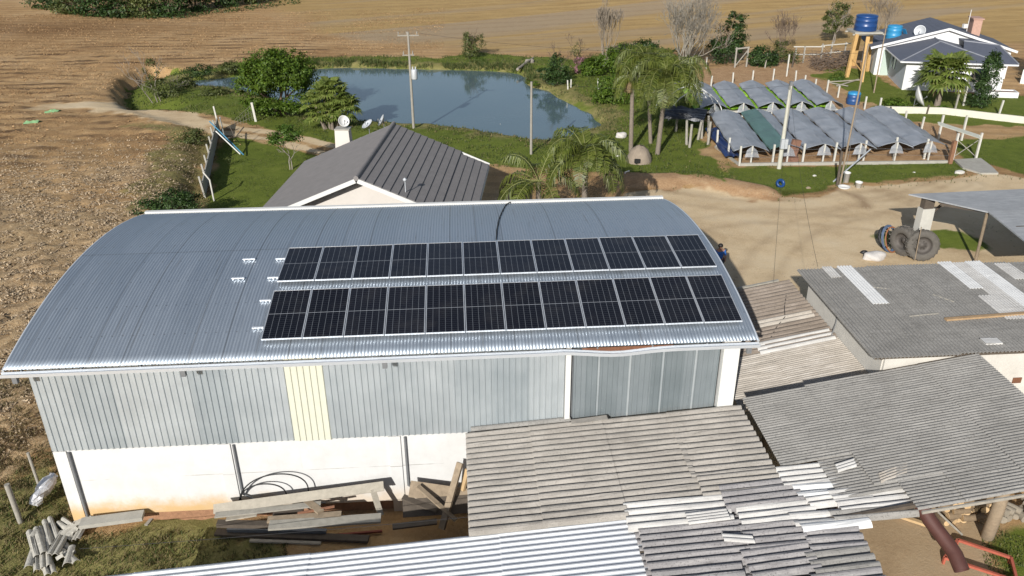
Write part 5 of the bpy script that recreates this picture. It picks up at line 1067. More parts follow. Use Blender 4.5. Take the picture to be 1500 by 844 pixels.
def palm(name, lab, base, H, crownR, nfr, r0, r1, leafl, grp, dry=0, lean=(0, 0), droop=.55, dirs=None, hang=.75):
    base = np.array(base, float); t = thing(name, lab, 'palm', base, grp); top = base+V(lean[0], lean[1], H)
    mb = MB(); k_ = 14
    for i in range(1): mb.tube([base-V(0, 0, .2)]+[base*(1-q)+top*q for q in np.linspace(0, 1, k_)], [r0*1.1]+[(r0+(r1-r0)*q)*(1+.06*(j % 2)) for j, q in enumerate(np.linspace(0, 1, k_))], 10)
    mk('trunk', mb, M_PALMT, t)
    Vq, rs = [], MB()
    for i in range(nfr):
        a = 2*math.pi*i/nfr*1.0+random.uniform(-.25, .25); e = random.choice((.25, .7, 1.2, 1.7)); 
        d = V(math.cos(a), math.sin(a), e) if dirs is None else V(*dirs[i])
        P = frond(Vq, top, d, crownR*random.uniform(1.05, 1.35), droop*random.uniform(.8, 1.2), leafl, 1.25, hang=hang); rs.tube(P, [.028]*4+[.02]*3+[.01]*3, 4)
    link('crown', quads('crown', np.array(Vq), L_PALM), t); mk('frond_stems', rs, plain('frond_stem', (.16, .17, .05), .6, 0, .2), t, False)
    if dry:
        Vq = []
        for i in range(dry): a = random.uniform(0, 6.28); frond(Vq, top-V(0, 0, .15), V(math.cos(a), math.sin(a), .2), crownR*.65, 1.1, leafl*.6, .7)
        link('dead_fronds', quads('dead_fronds', np.array(Vq), L_DRY), t)
    return t
pg = 'feather palms'
palm('feather_palm', 'feather palm with dried tan top, left trunk of the palm group', gp(924, 222), 4.9, 1.7, 7, .15, .12, .7, pg, 9, (-.15, .1), .8, [(-1, .2, .5), (-.8, -.5, .3), (-.6, .8, .6), (.6, .6, .4), (.2, -.8, .2), (-1, -.1, .1), (-.3, .4, 1.)])
palm('feather_palm', 'feather palm with full drooping crown, right trunk of the palm group', gp(963, 226), 5.0, 3.0, 30, .16, .12, 1.15, pg, 3, (.25, .1), .75)
palm('feather_palm', 'feather palm standing behind the two front trunks of the group', gp(953, 210), 5.3, 2.6, 22, .13, .1, .95, pg, 2, (-.5, .3), .72)
b = at(866, 330); 
def bigpalm(lab, x, y, H, cR, n, leafl, dirs=None, droop=.6, hang=.7): return palm('feather_palm', lab, (x, y, 0), H, cR, n, .16, .12, leafl, pg, 1, (0, 0), droop, dirs, hang)
pt = aty(858, 238, 18.5); print('near palm', pt)
bigpalm('feather palm with thick pale trunk rising behind the warehouse gutter', pt[0], 18.5, pt[2]+.3, 2.25, 21, .95)
pt = aty(795, 262, 19.); print('near palm 2', pt)
bigpalm('feather palm throwing one long frond over the house corner', pt[0]-.2, 19., pt[2]-.15, 2.5, 11, .85, [(-1, -.35, .35), (-1, .3, .3), (-.8, .7, .5), (-.5, -.6, .3), (0, .8, .6), (.6, .5, .8), (.8, -.2, .6), (.2, -.8, .4), (.3, .2, 1.0), (-.3, .1, .8), (-.7, -.5, .15), (.3, -.7, .7), (-.2, .8, .5)], .6)
# fan palms
def fanleaf(V_, p0, d, L, R, n=14, fold=.12):
    d = unit(np.array(d, float)); hub = p0+d*L; side = unit(np.cross(d, V(0, 0, 1))+1e-4); up = unit(np.cross(side, d)); ax = unit(d*.85-V(0, 0, .2)); nrm = unit(np.cross(side, ax))
    for i in range(n):
        a = (i/(n-1)-.5)*R_(250); rr = R*(.78+.22*math.cos(a*.7))*random.uniform(.9, 1.08); dr = unit(ax*math.cos(a)+side*math.sin(a)); wv = unit(-ax*math.sin(a)+side*math.cos(a))*R*.11
        m = hub+dr*rr*.58+nrm*fold*R*.5; e = hub+dr*rr-V(0, 0, rr*random.uniform(.06, .3))
        V_.append((hub, m-wv, m+nrm*.03, hub)); V_.append((hub, m+nrm*.03, m+wv, hub)); V_.append((m-wv, e, e, m+nrm*.03)); V_.append((m+nrm*.03, e, e, m+wv))
def fanpalm(lab, base, heads, R, nl, trunk_r=.16, petl=.7, grp='fan palms', skirt=0):
    base = np.array(base, float); t = thing('fan_palm', lab, 'palm', base, grp); Vq, st, tr, sk_ = [], MB(), MB(), []
    for (dx, dy, h) in heads:
        top = base+V(dx, dy, h); tr.tube([base+V(dx*.5, dy*.5, -.2), base+V(dx*.8, dy*.8, h*.5), top], [trunk_r*1.3, trunk_r, trunk_r*.8], 9)
        for i in range(nl):
            a = i*2.399+random.uniform(-.2, .2); e = 1.5-2.1*(i/nl); d = unit(V(math.cos(a), math.sin(a), e)); l = petl*random.uniform(.8, 1.2); st.tube([top, top+d*l], .018, 4); fanleaf(Vq, top, d, l, R*random.uniform(.85, 1.1))
        for i in range(skirt): a = random.uniform(0, 6.28); fanleaf(sk_, top-V(0, 0, .2), (math.cos(a), math.sin(a), -1.2), petl*.6, R*.8, 9)
    link('crown', quads('crown', np.array(Vq), L_FAN), t); mk('petioles', st, plain('frond_stem', (.16, .17, .05), .6, 0, .2), t, False); mk('trunk', tr, M_PALMT, t)
    if sk_: link('dead_fronds', quads('dead_fronds', np.array(sk_), L_DRY), t)
    return t
fanpalm('bushy fan palm cluster between the big tree and the pond', gp(488, 189), [(-.4, 0, 2.6), (.5, .2, 2.2), (0, -.3, 1.3), (-.9, .1, 1.0), (.9, -.1, 1.1), (.1, .3, 2.9), (-1.1, 0, 1.9), (1.2, 0, 1.7)], .72, 15, .1, .6)
fanpalm('single fan palm with round crown before the far white house', gp(1371, 155), [(.15, 0, 2.5)], 1.05, 46, .2, 1.35, skirt=5)
b = gp(1437, 158)
leafy('slim_tree', 'slim dark upright tree right of the single fan palm', 'tree', b, [(0, 0, .9, .95, .7, .8, 34), (0, .1, 2.0, .85, .7, .9, 40), (.05, 0, 3.1, .7, .6, .8, 32), (0, 0, 3.9, .5, .4, .5, 18), (-.7, .1, .6, .6, .5, .4, 10)], .15, 26, L_DEEP, [(0, 0, 1.6, .06, 3)], M_BARKG, clump=.24)
leafy('cypress_tree', 'dark tall tree cut by the right edge beside the far house', 'tree', gp(1525, 120), [(0, 0, 1.5, 1.2, 1.0, 1.3, 40), (0, 0, 3.0, 1.1, .9, 1.2, 36), (0, 0, 4.6, .8, .7, 1., 22)], .18, 28, L_DEEP, [(0, 0, 2.2, .1, 2)], clump=.2)
leafy('shrub', 'leafy green shrub beside the large white dish', 'shrub', gp(1312, 158), [(0, 0, .4, .9, .6, .4, 22), (-.5, 0, .4, .5, .5, .3, 10)], .15, 24, L_GREEN, clump=.24)
leafy('low_plant', 'small yellow green bush at the foot of the water tower', 'plant', gp(1225, 118), [(0, 0, .35, .6, .5, .35, 14)], .13, 20, L_BRIGHT)
leafy('low_plant', 'small bright plant under the single fan palm', 'plant', gp(1380, 162), [(0, 0, .2, .4, .35, .25, 10)], .13, 18, L_BRIGHT)
# forest edge, upper left
fgp = 'forest edge trees'
ft = [(70, 12, 3.2, L_DEEP), (105, 20, 3.0, L_OLIVE), (140, 24, 3.2, L_DEEP), (178, 25, 3.0, L_DEEP), (212, 25, 3.2, L_OLIVE), (248, 24, 2.8, L_DEEP), (285, 16, 3.0, L_DEEP), (330, 10, 2.8, L_DEEP), (372, 5, 2.6, L_OLIVE), (410, -1, 2.6, L_DEEP)]
fl = ['forest edge tree nearest the pale path in the top left corner', 'olive forest edge tree, second from the pale path', 'dark forest edge tree, third from the pale path', 'dark forest edge tree, fourth from the pale path', 'olive tree in the middle of the forest edge', 'dark tree just right of the middle of the forest edge', 'dark forest edge tree, fourth from the field end of the row', 'dark forest edge tree, third from the field end of the row', 'olive forest edge tree, second from the field end of the row', 'last dark forest edge tree at the field end of the row']
for (u, v, s, mt), lab in zip(ft, fl):
    b = gp(u, v); leafy('forest_tree', lab, 'tree', b, [(0, 0, 1.0, s*.8, s*.55, 1.1, 30), (.4, .8, 2.8, s*.85, s*.7, 1.5, 32), (-.5, 1.0, 4.6, s*.8, s*.7, 1.5, 28), (0, .8, 6.3, s*.55, s*.55, 1.1, 16)], .34, 20, mt, [(0, .5, 3., .16, 2), (.9, .3, 2.6, .1, 2)], M_BARK, grp=fgp, clump=.22)
mb_c, mb_n = [], []
for i in range(1500):
    u = random.uniform(60, 440); v = np.interp(u, [60, 130, 260, 300, 440], [14, 27, 28, 22, 5])+random.gauss(0, 1.3); p = gp(u, v); mb_c.append(p+V(0, random.uniform(0, 1.5), random.uniform(.0, .7)**1.3)); mb_n.append(unit(RNG.normal(size=3)+V(0, 0, 1)))
o = link('undergrowth', quads('undergrowth', leaves(np.array(mb_c), np.array(mb_n), .32, .16, .1), L_DEEP)); tag(o, 'scrubby undergrowth along the foot of the forest edge', 'undergrowth', None, 'stuff')
# grass: blades where the ground is weedy or rough
def grass_obj(nm, lab, polys, count, L, mat, wd=.03, cond=None):
    vs = []
    for poly, n in zip(polys, count):
        P = np.array(poly); lo, hi = P.min(0), P.max(0); x = RNG.uniform(lo[0], hi[0], n*3); y = RNG.uniform(lo[1], hi[1], n*3); ok = (sdpoly(x, y, poly) < .25)
        if cond is not None: ok &= cond(x, y)
        ok &= vnoise(x, y, .9, 12) > (.15 if poly is WEED else .38)
        x, y = x[ok][:n], y[ok][:n]; z = height(x, y); m = len(x); b = np.stack([x, y, z-.03], 1); a = RNG.uniform(0, 6.28, m); s = np.stack([np.cos(a), np.sin(a), np.zeros(m)], 1)*wd; l = L*RNG.uniform(.4, 1.25, (m, 1)); t = unit(RNG.normal(size=(m, 3))*.45+V(0, 0, 1))
        mid = b+t*l*.55; tip = b+t*l+unit(RNG.normal(size=(m, 3)))*l*.3; vs.append(np.stack([b-s, b+s, mid+s*.8, mid-s*.8], 1)); vs.append(np.stack([mid-s*.8, mid+s*.8, tip+s*.1, tip-s*.1], 1))
    o = link(nm, quads(nm, np.concatenate(vs), mat)); tag(o, lab, 'grass', None, 'stuff')
# reeds and tall grass along the far pond bank
notpond = lambda x, y: sdpoly(x, y, POND) > .25
cl = lambda x, y: (x < -.1) | (y < -.35)
grass_obj('grass', 'rough green weeds on the low ground before the warehouse corner', [WEED], [15000], .13, L_GRASS, .014, cl)
grass_obj('dry_grass', 'dry straw weeds on the low ground and bank left of the warehouse', [WEED, pix(0, (0, 600), (60, 560), (100, 690), (60, 690), (0, 760)), pix(0, (200, 300), (270, 190), (318, 195), (300, 305))], [14000, 4500, 6000], .15, L_DRYG, .014, cl)
grass_obj('bank_grass', 'rough green grass along the pond banks', [PBANK], [26000], .2, L_GRASS, .03, lambda x, y: notpond(x, y) & (sdline(x, y, TRACK) > 1.3))
grass_obj('dry_bank_grass', 'dry pale grass along the pond rim', [PBANK], [9000], .2, L_DRYG, .03, lambda x, y: notpond(x, y) & (sdpoly(x, y, POND) < 3.5))
grass_obj('bank_reeds', 'taller reeds and grass along the far pond bank', [pix(0, (300, 119), (345, 108), (430, 97), (500, 96), (620, 98), (700, 99), (760, 104), (775, 116), (785, 112), (775, 98), (700, 91), (600, 92), (500, 88), (400, 92), (300, 108))], [9000], .62, L_GRASS, .03, notpond)
grass_obj('lawn_grass', 'short mown grass blades on the lawns', [LAWN, FRONTG, RLAWN, LRLAWN, KLAWN], [9000, 9000, 5000, 4000, 6000], .09, L_GRASS, .02)
# straw stubble lying on the near field
vs = []; n = 150000; x = RNG.uniform(-24, -1.5, n); y = 44*RNG.uniform(0, 1, n)**1.15; ok = (sdpoly(x, y, FIELD) < -.4) & (y < 40-RNG.uniform(0, 16, n)) & (vnoise(x, y, .7, 3)+.4*vnoise(x, y, .25, 6)+.13*np.sin((x*.62+y*.78)*4.4+2*vnoise(x, y, 5, 9)) > .52) & (x > -9-y*.42); x, y = x[ok], y[ok]; z = height(x, y); m = len(x)
nn = unit(RNG.normal(size=(m, 3))*.45+V(0, 0, 1)); o = link('straw_stubble', quads('straw_stubble', leaves(np.stack([x, y, z+.025], 1), nn, .15, .06), leafmat('stubble', (.30, .215, .13), (.60, .47, .32), .1, .9))); tag(o, 'dry straw and clods scattered over the near field', 'stubble', None, 'stuff')

n = 90000; x = -62+72*RNG.uniform(0, 1, n)**1.25; y = RNG.uniform(38, 105, n); ok = (sdpoly(x, y, PBANK) > .5) & (sdpoly(x, y, POND) > 2) & (vnoise(x, y, 2.5, 31)+RNG.normal(0, .2, n) > .55) & (sdline(x, y, TRACK) > 2); x, y = x[ok], y[ok]; z = height(x, y)
o = link('field_clods', quads('field_clods', leaves(np.stack([x, y, z+.02], 1), unit(RNG.normal(size=(len(x), 3))*.5+V(0, 0, 1)), .13, .10), leafmat('clod', (.27, .155, .07), (.50, .33, .17), .0, .95))); tag(o, 'earth clods and stubble over the tilled field beyond the track', 'clods', None, 'stuff')
grass_obj('edge_weeds', 'ragged weeds along the edges of the sandy yard', [YARD], [4500], .17, L_GRASS, .022, lambda x, y: (sdpoly(x, y, YARD) > -.9) & (y > 12) & (vnoise(x, y, 2.2, 41) > .5))
for (u, v, sx, h, mt, lab) in ((288, 113, 1.5, 1.3, L_DEEP, 'dark bush behind the left tip of the pond, beside the scrubby tree'), (335, 106, 1.2, 1.2, L_OLIVE, 'olive bush behind the left tip of the pond, beside the big tree'), (268, 126, 1.2, .8, L_OLIVE, 'low olive bush at the very left tip of the pond'), (312, 139, 1.1, .6, L_OLIVE, 'low weedy clump on the near bank left of the big tree')):
    leafy('bush', lab, 'bush', gp(u, v), [(0, 0, h*.35, sx, sx*.6, h*.35, 26), (.5, .1, h*.6, sx*.6, sx*.5, h*.35, 16)], .15, 20, mt, clump=.25, grp='bushes round the pond')
# ------------------------------------------------------------------ timber heap at the warehouse foot
def plk(u0, v0, z0, u1, v1, z1, w_, h_, m_, lab, nm='plank', cat='plank', roll=0.):
    mb = MB(); mb.beam(at(u0, v0, z0), at(u1, v1, z1), w_, h_, roll=roll); return tag(mk(nm, mb, m_), lab, cat, 'timber before the warehouse')
M_PLG = plain('pale_plank', (.36, .325, .265), .9, 0, .25, 7, .006)
def ply(u0, v0, y0, u1, v1, y1, *r, **k_):
    mb = MB(); roll = k_.get('roll', 0.); w_, h_, m_, lab = r[:4]; nm, cat = (list(r[4:])+['plank', 'plank'])[:2] if len(r) > 4 else ('plank', 'plank')
    mb.beam(aty(u0, v0, y0), aty(u1, v1, y1), w_, h_, roll=roll); return tag(mk(nm, mb, m_), lab, cat, 'timber before the warehouse')
ply(313, 746, -.75, 562, 712, -.55, .26, .05, M_PLG, 'longest pale plank lying on top of the timber heap', roll=-.75); ply(315, 755, -.95, 470, 738, -.8, .2, .04, M_WOODG, 'grey plank edge just below the longest pale plank')
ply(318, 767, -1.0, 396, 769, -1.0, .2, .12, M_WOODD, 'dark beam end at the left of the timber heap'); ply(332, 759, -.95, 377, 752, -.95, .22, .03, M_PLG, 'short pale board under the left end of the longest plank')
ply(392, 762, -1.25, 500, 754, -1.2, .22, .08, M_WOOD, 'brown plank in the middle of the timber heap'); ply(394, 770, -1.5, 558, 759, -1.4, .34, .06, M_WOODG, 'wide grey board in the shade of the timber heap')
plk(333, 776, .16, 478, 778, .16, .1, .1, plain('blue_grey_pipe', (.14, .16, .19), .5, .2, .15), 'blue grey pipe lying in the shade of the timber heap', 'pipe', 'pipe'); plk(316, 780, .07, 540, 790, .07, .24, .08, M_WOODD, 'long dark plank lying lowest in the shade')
plk(366, 792, .05, 470, 796, .05, .1, .05, M_PLG, 'thin pale pole on the ground before the timber heap'); plk(480, 785, .06, 560, 778, .08, .06, .06, plain('red_rod', (.22, .06, .035), .8), 'thin red rod at the right of the timber heap', 'rod', 'rod')
ply(449, 734, -.62, 470, 750, -1.15, .2, .07, M_WOOD, 'short brown board leaning under the longest plank'); ply(546, 717, -.6, 558, 755, -.95, .15, .09, M_PLG, 'short pale post under the right end of the longest plank')
ply(436, 752, -1.1, 490, 742, -1.0, .05, .05, plain('red_brown_rod', (.2, .09, .05), .8), 'red brown rod poking from the timber heap', 'rod', 'rod')
ply(674, 678, -.45, 647, 775, -1.3, .18, .09, M_WOOD, 'tall brown beam leaning against the shed edge'); ply(685, 688, -.35, 677, 718, -.5, .15, .08, plain('fresh_wood', (.46, .32, .17), .8, 0, .2, 6), 'light brown board leaning behind the tall leaning beam')
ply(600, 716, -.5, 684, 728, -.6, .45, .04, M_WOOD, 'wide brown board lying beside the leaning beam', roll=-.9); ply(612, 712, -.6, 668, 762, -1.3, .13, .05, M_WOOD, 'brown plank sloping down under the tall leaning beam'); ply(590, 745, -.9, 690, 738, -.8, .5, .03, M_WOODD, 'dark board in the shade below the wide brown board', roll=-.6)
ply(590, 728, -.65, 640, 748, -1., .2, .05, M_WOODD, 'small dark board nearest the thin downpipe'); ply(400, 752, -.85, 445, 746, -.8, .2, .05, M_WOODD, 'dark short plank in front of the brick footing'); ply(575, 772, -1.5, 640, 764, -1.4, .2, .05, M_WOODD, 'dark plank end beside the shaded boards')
mb = MB()
for cx, rx, vy, top in ((401, 51, 736, 38), (386, 34, 736, 24)):
    mb.tube([aty(cx+rx*math.cos(math.pi*(1-t_)), vy-6*t_-top*math.sin(math.pi*(1-t_))**.75+(14 if cx > 390 else 0)*(t_-.5)*-1, -.2-.1*t_) for t_ in np.linspace(0, 1, 28)], .02, 6)
tag(mk('hose', mb, M_CABLE), 'stiff black hose arching in two loops over the timber heap', 'hose')
ply(118, 767, -.5, 210, 755, -.3, .34, .12, M_CONC, 'long pale concrete piece lying along the warehouse foot', 'concrete_piece', 'concrete piece')
plk(214, 770, .05, 232, 748, .1, .1, .06, M_WOODG, 'short grey stick on the weeds before the wall', 'stick', 'stick')
# broken corrugated sheets
frag = [(55, 806, 66, 800, .16), (72, 800, 84, 794, .16), (98, 790, 106, 782, .15), (82, 818, 92, 812, .14), (112, 776, 122, 772, .16), (58, 826, 66, 836, .15), (118, 760, 128, 768, .18), (44, 786, 52, 776, .16), (90, 772, 98, 764, .15), (104, 812, 110, 806, .13), (60, 790, 62, 832, .45), (47, 775, 58, 812, .35), (75, 775, 95, 805, .35), (68, 760, 80, 790, .3), (85, 790, 110, 770, .3), (100, 772, 130, 755, .4), (66, 812, 74, 840, .3), (90, 805, 112, 822, .2), (62, 770, 70, 800, .3), (110, 790, 124, 765, .25), (88, 762, 112, 778, .3), (50, 800, 40, 830, .22), (104, 800, 96, 826, .22), (95, 778, 76, 812, .3)]
M_FR = fibre('broken_sheet', (.42, .40, .35), (.2, .19, .165), .4)
for i, (u0, v0, u1, v1, wd) in enumerate(frag):
    z0, z1 = .12+.09*random.random()+.03*(i % 4), .1+.2*random.random()+.03*(i % 4); a, b = at(u0, v0, z0), at(u1, v1, z1); d = b-a; side = unit(np.cross(d, V(0, 0, 1))+V(0, 0, random.uniform(-.3, .3)))*wd
    mb = MB(); mb.sheet(a-side/2, d, side, .15, .035, 2, th=.014, jit=.01); tag(mk('broken_sheet', mb, M_FR), 'broken corrugated sheet fragment in the scrap heap at the warehouse corner', 'broken sheet', 'broken roof sheets at the warehouse corner')
mb = MB(); a, b = at(48, 738, .35), at(80, 695, .55); ax = unit(b-a); L = np.linalg.norm(b-a); pr = []
mb.lathe(a, [(0, 0), (.12, .02), (.2, L*.15), (.17, L*.3), (.24, L*.45), (.2, L*.7), (.12, L*.86), (.09, L*.9), (.13, L*.96), (0, L)], 14, False, ax)
mb.v = [tuple(np.array(q)+RNG.normal(size=3)*.022) for q in mb.v]; tag(mk('foil_bundle', mb, plain('crumpled_foil', (.72, .72, .74), .35, .35, .3, 4, .02)), 'crumpled silver white bundle lying on the bank left of the warehouse', 'bundle')
for (u0, v0, u1, v1, h, lab) in ((55, 704, 47, 679, 1.0, 'thin wooden stake beside the silver bundle'), (27, 756, 15, 716, 1.1, 'thicker grey wooden stake left of the scrap heap')):
    q = at(u0, v0, .25); mb = MB(); mb.tube([q-V(0, 0, .4), q+V(-.05, .05, h)], .045 if u0 > 50 else .075, 7); tag(mk('stake', mb, M_WOODG), lab, 'stake', 'stakes on the bank')

# ------------------------------------------------------------------ firewood, pipe and frame under the wide shed
M_LOG = plain('log_bark', (.20, .145, .09), .95, 0, .3, 8, .012); M_LOGE = plain('log_end', (.50, .35, .19), .85, 0, .25, 9); M_LOGG = plain('log_grey', (.26, .225, .175), .9, 0, .25, 8)
def log(p, d, L, r, lab, grp, grey=False):
    p = np.array(p, float); d = unit(np.array(d, float)); t = None
    mb = MB(); mb.tube([p, p+d*L*.5+RNG.normal(size=3)*.012, p+d*L], [r, r*random.uniform(.9, 1.05), r*random.uniform(.85, 1.)], 9, caps=False); o = mk('firewood_log', mb, M_LOGG if grey else M_LOG, None, False); tag(o, lab, 'log', grp)
    
    for s_, rr in ((-.002, .97), (L-.01, .86)): mb = MB(); mb.tube([p+d*s_, p+d*(s_+.012)], [r*rr, r*rr], 9, smooth=False); mk('cut_end', mb, M_LOGG if grey else M_LOGE, o)
lb_ = ['split firewood log in the heap between rusty pipe and wooden post', 'round firewood log in the bright heap right of the wooden post', 'weathered grey log on the ground right of the wooden post']
q0 = at(1385, 772); q1 = at(1447, 768)
for row in range(6):
    for i in range(9):
        t_ = (i+.5*(row % 2)+random.uniform(-.2, .2))/9; p = q0*(1-t_)+q1*t_+V(random.uniform(-.05, .05), .12+random.uniform(-.12, .1), .1+row*.19); a = random.gauss(0, .35)
        log(p, (math.sin(a), math.cos(a)*1., random.uniform(-.15, .15)) if random.random() < .72 else (1, random.uniform(-.4, .4), .1), .45, random.uniform(.07, .12), lb_[0], 'firewood heap by the pipe')
q0 = at(1478, 742); q1 = at(1535, 738)
for row in range(4):
    for i in range(6):
        t_ = (i+.5*(row % 2))/6; p = q0*(1-t_)+q1*t_+V(0, .25+random.uniform(-.1, .1), .55+row*.2); log(p, (random.gauss(0, .2), 1, 0), .5, random.uniform(.09, .13), lb_[1], 'bright firewood heap')
q0 = at(1472, 772); q1 = at(1530, 762)
for row in range(2):
    for i in range(6):
        t_ = (i+.5*row)/6; p = q0*(1-t_)+q1*t_+V(0, .1+random.uniform(-.1, .1), .12+row*.2); log(p, (random.gauss(0, .3), 1, 0), .5, random.uniform(.09, .13), lb_[2], 'grey logs on the ground', True)
mb = MB(); pts = [at(1342, 728, 2.35), at(1362, 762, 2.0), at(1393, 803, 1.6), at(1399, 812, 1.55), at(1409, 836, 1.35)]; mb.tube(pts, .18, 18, caps=False); 
ins = MB(); ins.tube(pts[-2:][::-1], .172, 18, caps=False)
pi_ = mk('flue_pipe', mb, plain('brown_red_pipe', (.085, .034, .028), .65, .1, .2, 4), None, False); tag(pi_, 'fat dark red brown pipe sloping out from under the wide shed roof', 'pipe')
mb = MB(); d = unit(pts[-1]-pts[-2]); mb.tube([pts[-1]-d*.06, pts[-1]-d*.05], .178, 18); mk('pipe_mouth', mb, M_DARK, pi_)
mb = MB()
c_ = [at(u, v, .22) for u, v in ((1384, 817), (1490, 852), (1481, 817), (1403, 791))]
for a, b in zip(c_, c_[1:]+c_[:1]): mb.beam(a, b, .07, .07)
for q in c_: mb.box((q[0], q[1], -.05), .06, .06, .28)
tag(mk('steel_stand', mb, plain('red_frame_paint', (.36, .09, .055), .7, 0, .25, 5)), 'red metal frame standing on the dirt beside the fat pipe', 'frame')
plk(1306, 752, .08, 1370, 773, .1, .12, .08, plain('fresh_wood', (.46, .32, .17), .8, 0, .2, 6), 'light wooden beam on the dirt under the shed edge')['group'] = 'wood under the wide shed'
plk(1250, 799, .03, 1258, 804, .03, .07, .04, plain('fresh_wood', (.46, .32, .17), .8, 0, .2, 6), 'tiny wood offcut on the dirt below the shed edge')['group'] = 'wood under the wide shed'
plk(1376, 752, 1.1, 1408, 782, .1, .1, .05, M_WOODG, 'grey slat leaning in front of the firewood heap')['group'] = 'wood under the wide shed'

# ------------------------------------------------------------------ things lying about the yard and pond
def bucket(u, v, h, r, lab, mat=None):
    q = gp(u, v); t = thing('bucket', lab, 'bucket', q, 'white buckets'); mb = MB(); mb.lathe(q, [(0, .01), (r*.85, 0), (r, h), (r*1.06, h), (r*1.06, h-.04), (r*.96, h-.05), (r*.8, .04), (0, .04)], 16); mk('pail', mb, mat or M_WHITE, t)
    mb = MB(); mb.tube([q+V(r*1.05*math.cos(a), 0, h-.05-.6*r*math.sin(a)) for a in np.linspace(0, math.pi, 10)], .01, 4); mk('handle', mb, M_PIPE, t)
bucket(1239, 267, .62, .19, 'tall white bucket on the grass beside the slim wooden pole'); bucket(1257, 275, .36, .2, 'low white bucket on the wet patch right of the tall bucket')
q = gp(1236, 276); mb = MB(); mb.lathe(q, [(0, .02), (.3, .02), (.36, .12), (.33, .12), (.28, .05), (0, .05)], 18); tag(mk('basin', mb, M_WHITE), 'shallow white basin on the wet patch below the slim pole', 'basin')
mb = MB(); mb.tube([at(1221, 266, .05), at(1275, 219, 1.0)], .05, 6); tag(mk('leaning_pipe', mb, M_GREYP), 'long grey pipe leaning from the grass onto the greenhouse fence', 'pipe')
q = gp(1142, 273); mb = MB(); mb.lathe(q+V(0, -.05, .2), [(.14, -.08), (.22, -.11), (.27, -.08), (.27, .08), (.22, .11), (.14, .08), (.14, -.08)], 20, True, (.1, -.8, .6)); tag(mk('blue_ring', mb, M_BLUE), 'small blue plastic ring lying at the yard edge', 'ring')
def lump(name, lab, cat, q, sx, sy, sz, mat, nz=.12, grp=None):
    me = bmesh.new(); bmesh.ops.create_icosphere(me, subdivisions=3, radius=1)
    sd = random.random()*9
    for v_ in me.verts:
        p = v_.co; f = 1+nz*(math.sin(p.x*3.1+sd)*math.cos(p.y*2.7+sd*2)+.6*math.sin(p.z*5+p.x*4+sd)); v_.co = Vector((p.x*sx*f, p.y*sy*f, max(p.z, -.35)*sz*f))
    m_ = bpy.data.meshes.new(name); me.to_mesh(m_); me.free(); m_.materials.append(mat); m_.polygons.foreach_set('use_smooth', [True]*len(m_.polygons)); o = link(name, m_); o.location = tuple(np.array(q)+V(0, 0, sz*.3)); return tag(o, lab, cat, grp)
lump('white_sack', 'crumpled white sack lying on the yard by the tyres', 'sack', gp(1280, 379), .5, .32, .3, plain('white_sack', (.55, .52, .49), .7, 0, .1, 6, .02), .16)
lump('black_bag', 'small black bag beside the white sack', 'bag', gp(1266, 371), .2, .12, .12, M_CABLE, .1)
lump('white_sack', 'white sack by the pond edge left of the palm trunks', 'sack', gp(910, 201), .36, .3, .3, plain('white_sack', (.55, .52, .49), .7, 0, .1, 6, .02), .14)
mb = MB(); q = gp(936, 236); mb.lathe(q, [(.0, 1.05), (.25, 1.0), (.55, .75), (.78, .3), (.86, -.05)], 18); mb.v = [tuple(np.array(x)+RNG.normal(size=3)*.03) for x in mb.v]; ov = mk('clay_oven', mb, plain('mud_oven', (.26, .21, .16), .95, 0, .25, 4, .02)); tag(ov, 'small domed mud oven on the grass before the palm trunks', 'oven')
mb = MB(); mb.box(q+V(-.28, -.78, .12), .34, .2, .26, .2); mk('oven_mouth', mb, M_DARK, ov)
for (u, v, s, lab) in ((1193, 258, .13, 'small white stone on the grass strip, nearest the wooden pole'), (1339, 253, .09, 'tiny white stone on the grass strip near the arbour'), (1405, 254, .3, 'flat pale stone at the corner of the concrete slab'), (1184, 276, .16, 'tan stone on the grass strip left of the wet patch'), (905, 229, .12, 'white scrap on the grass left of the mud oven')): lump('stone', lab, 'stone', gp(u, v), s, s*.7, s*.5, M_POST if 'tan' not in lab else M_WOOD, .1, 'pale stones on the grass')
mb = MB(); q = at(915, 262); mb.tube([q+V(-.6, 0, .08), q+V(0, 0, .1), q+V(.02, 0, .42), q+V(.28, 0, .5)], .05, 7); tag(mk('drain_pipe', mb, M_WHITE), 'bent white drain pipe at the yard bank behind the palms', 'pipe')
q = gp(733, 195); mb = MB(); mb.tube([q, q+V(0, 0, .55)], .04, 6); mb.lathe(q+V(0, 0, .5), [(0, 0), (.12, 0), (.1, .1), (0, .25)], 8); tag(mk('marker_post', mb, M_POST), 'small white marker with pointed cap on the near pond edge', 'marker')
for (u, v, h, lab) in ((877, 131, .95, 'white post on the slope between pond and bare trees'), (832, 131, .8, 'leaning grey white post at the far pond corner'), (836, 128, .7, 'short grey white post beside the leaning one'), (885, 97, .9, 'thin white stake below the narrow bare tree')):
    q = gp(u, v); mb = MB(); mb.beam(q-V(0, 0, .2), q+V(random.uniform(-.2, .05), 0, h), .1, .1); tag(mk('slope_post', mb, M_POST), lab, 'post', 'posts on the slope')
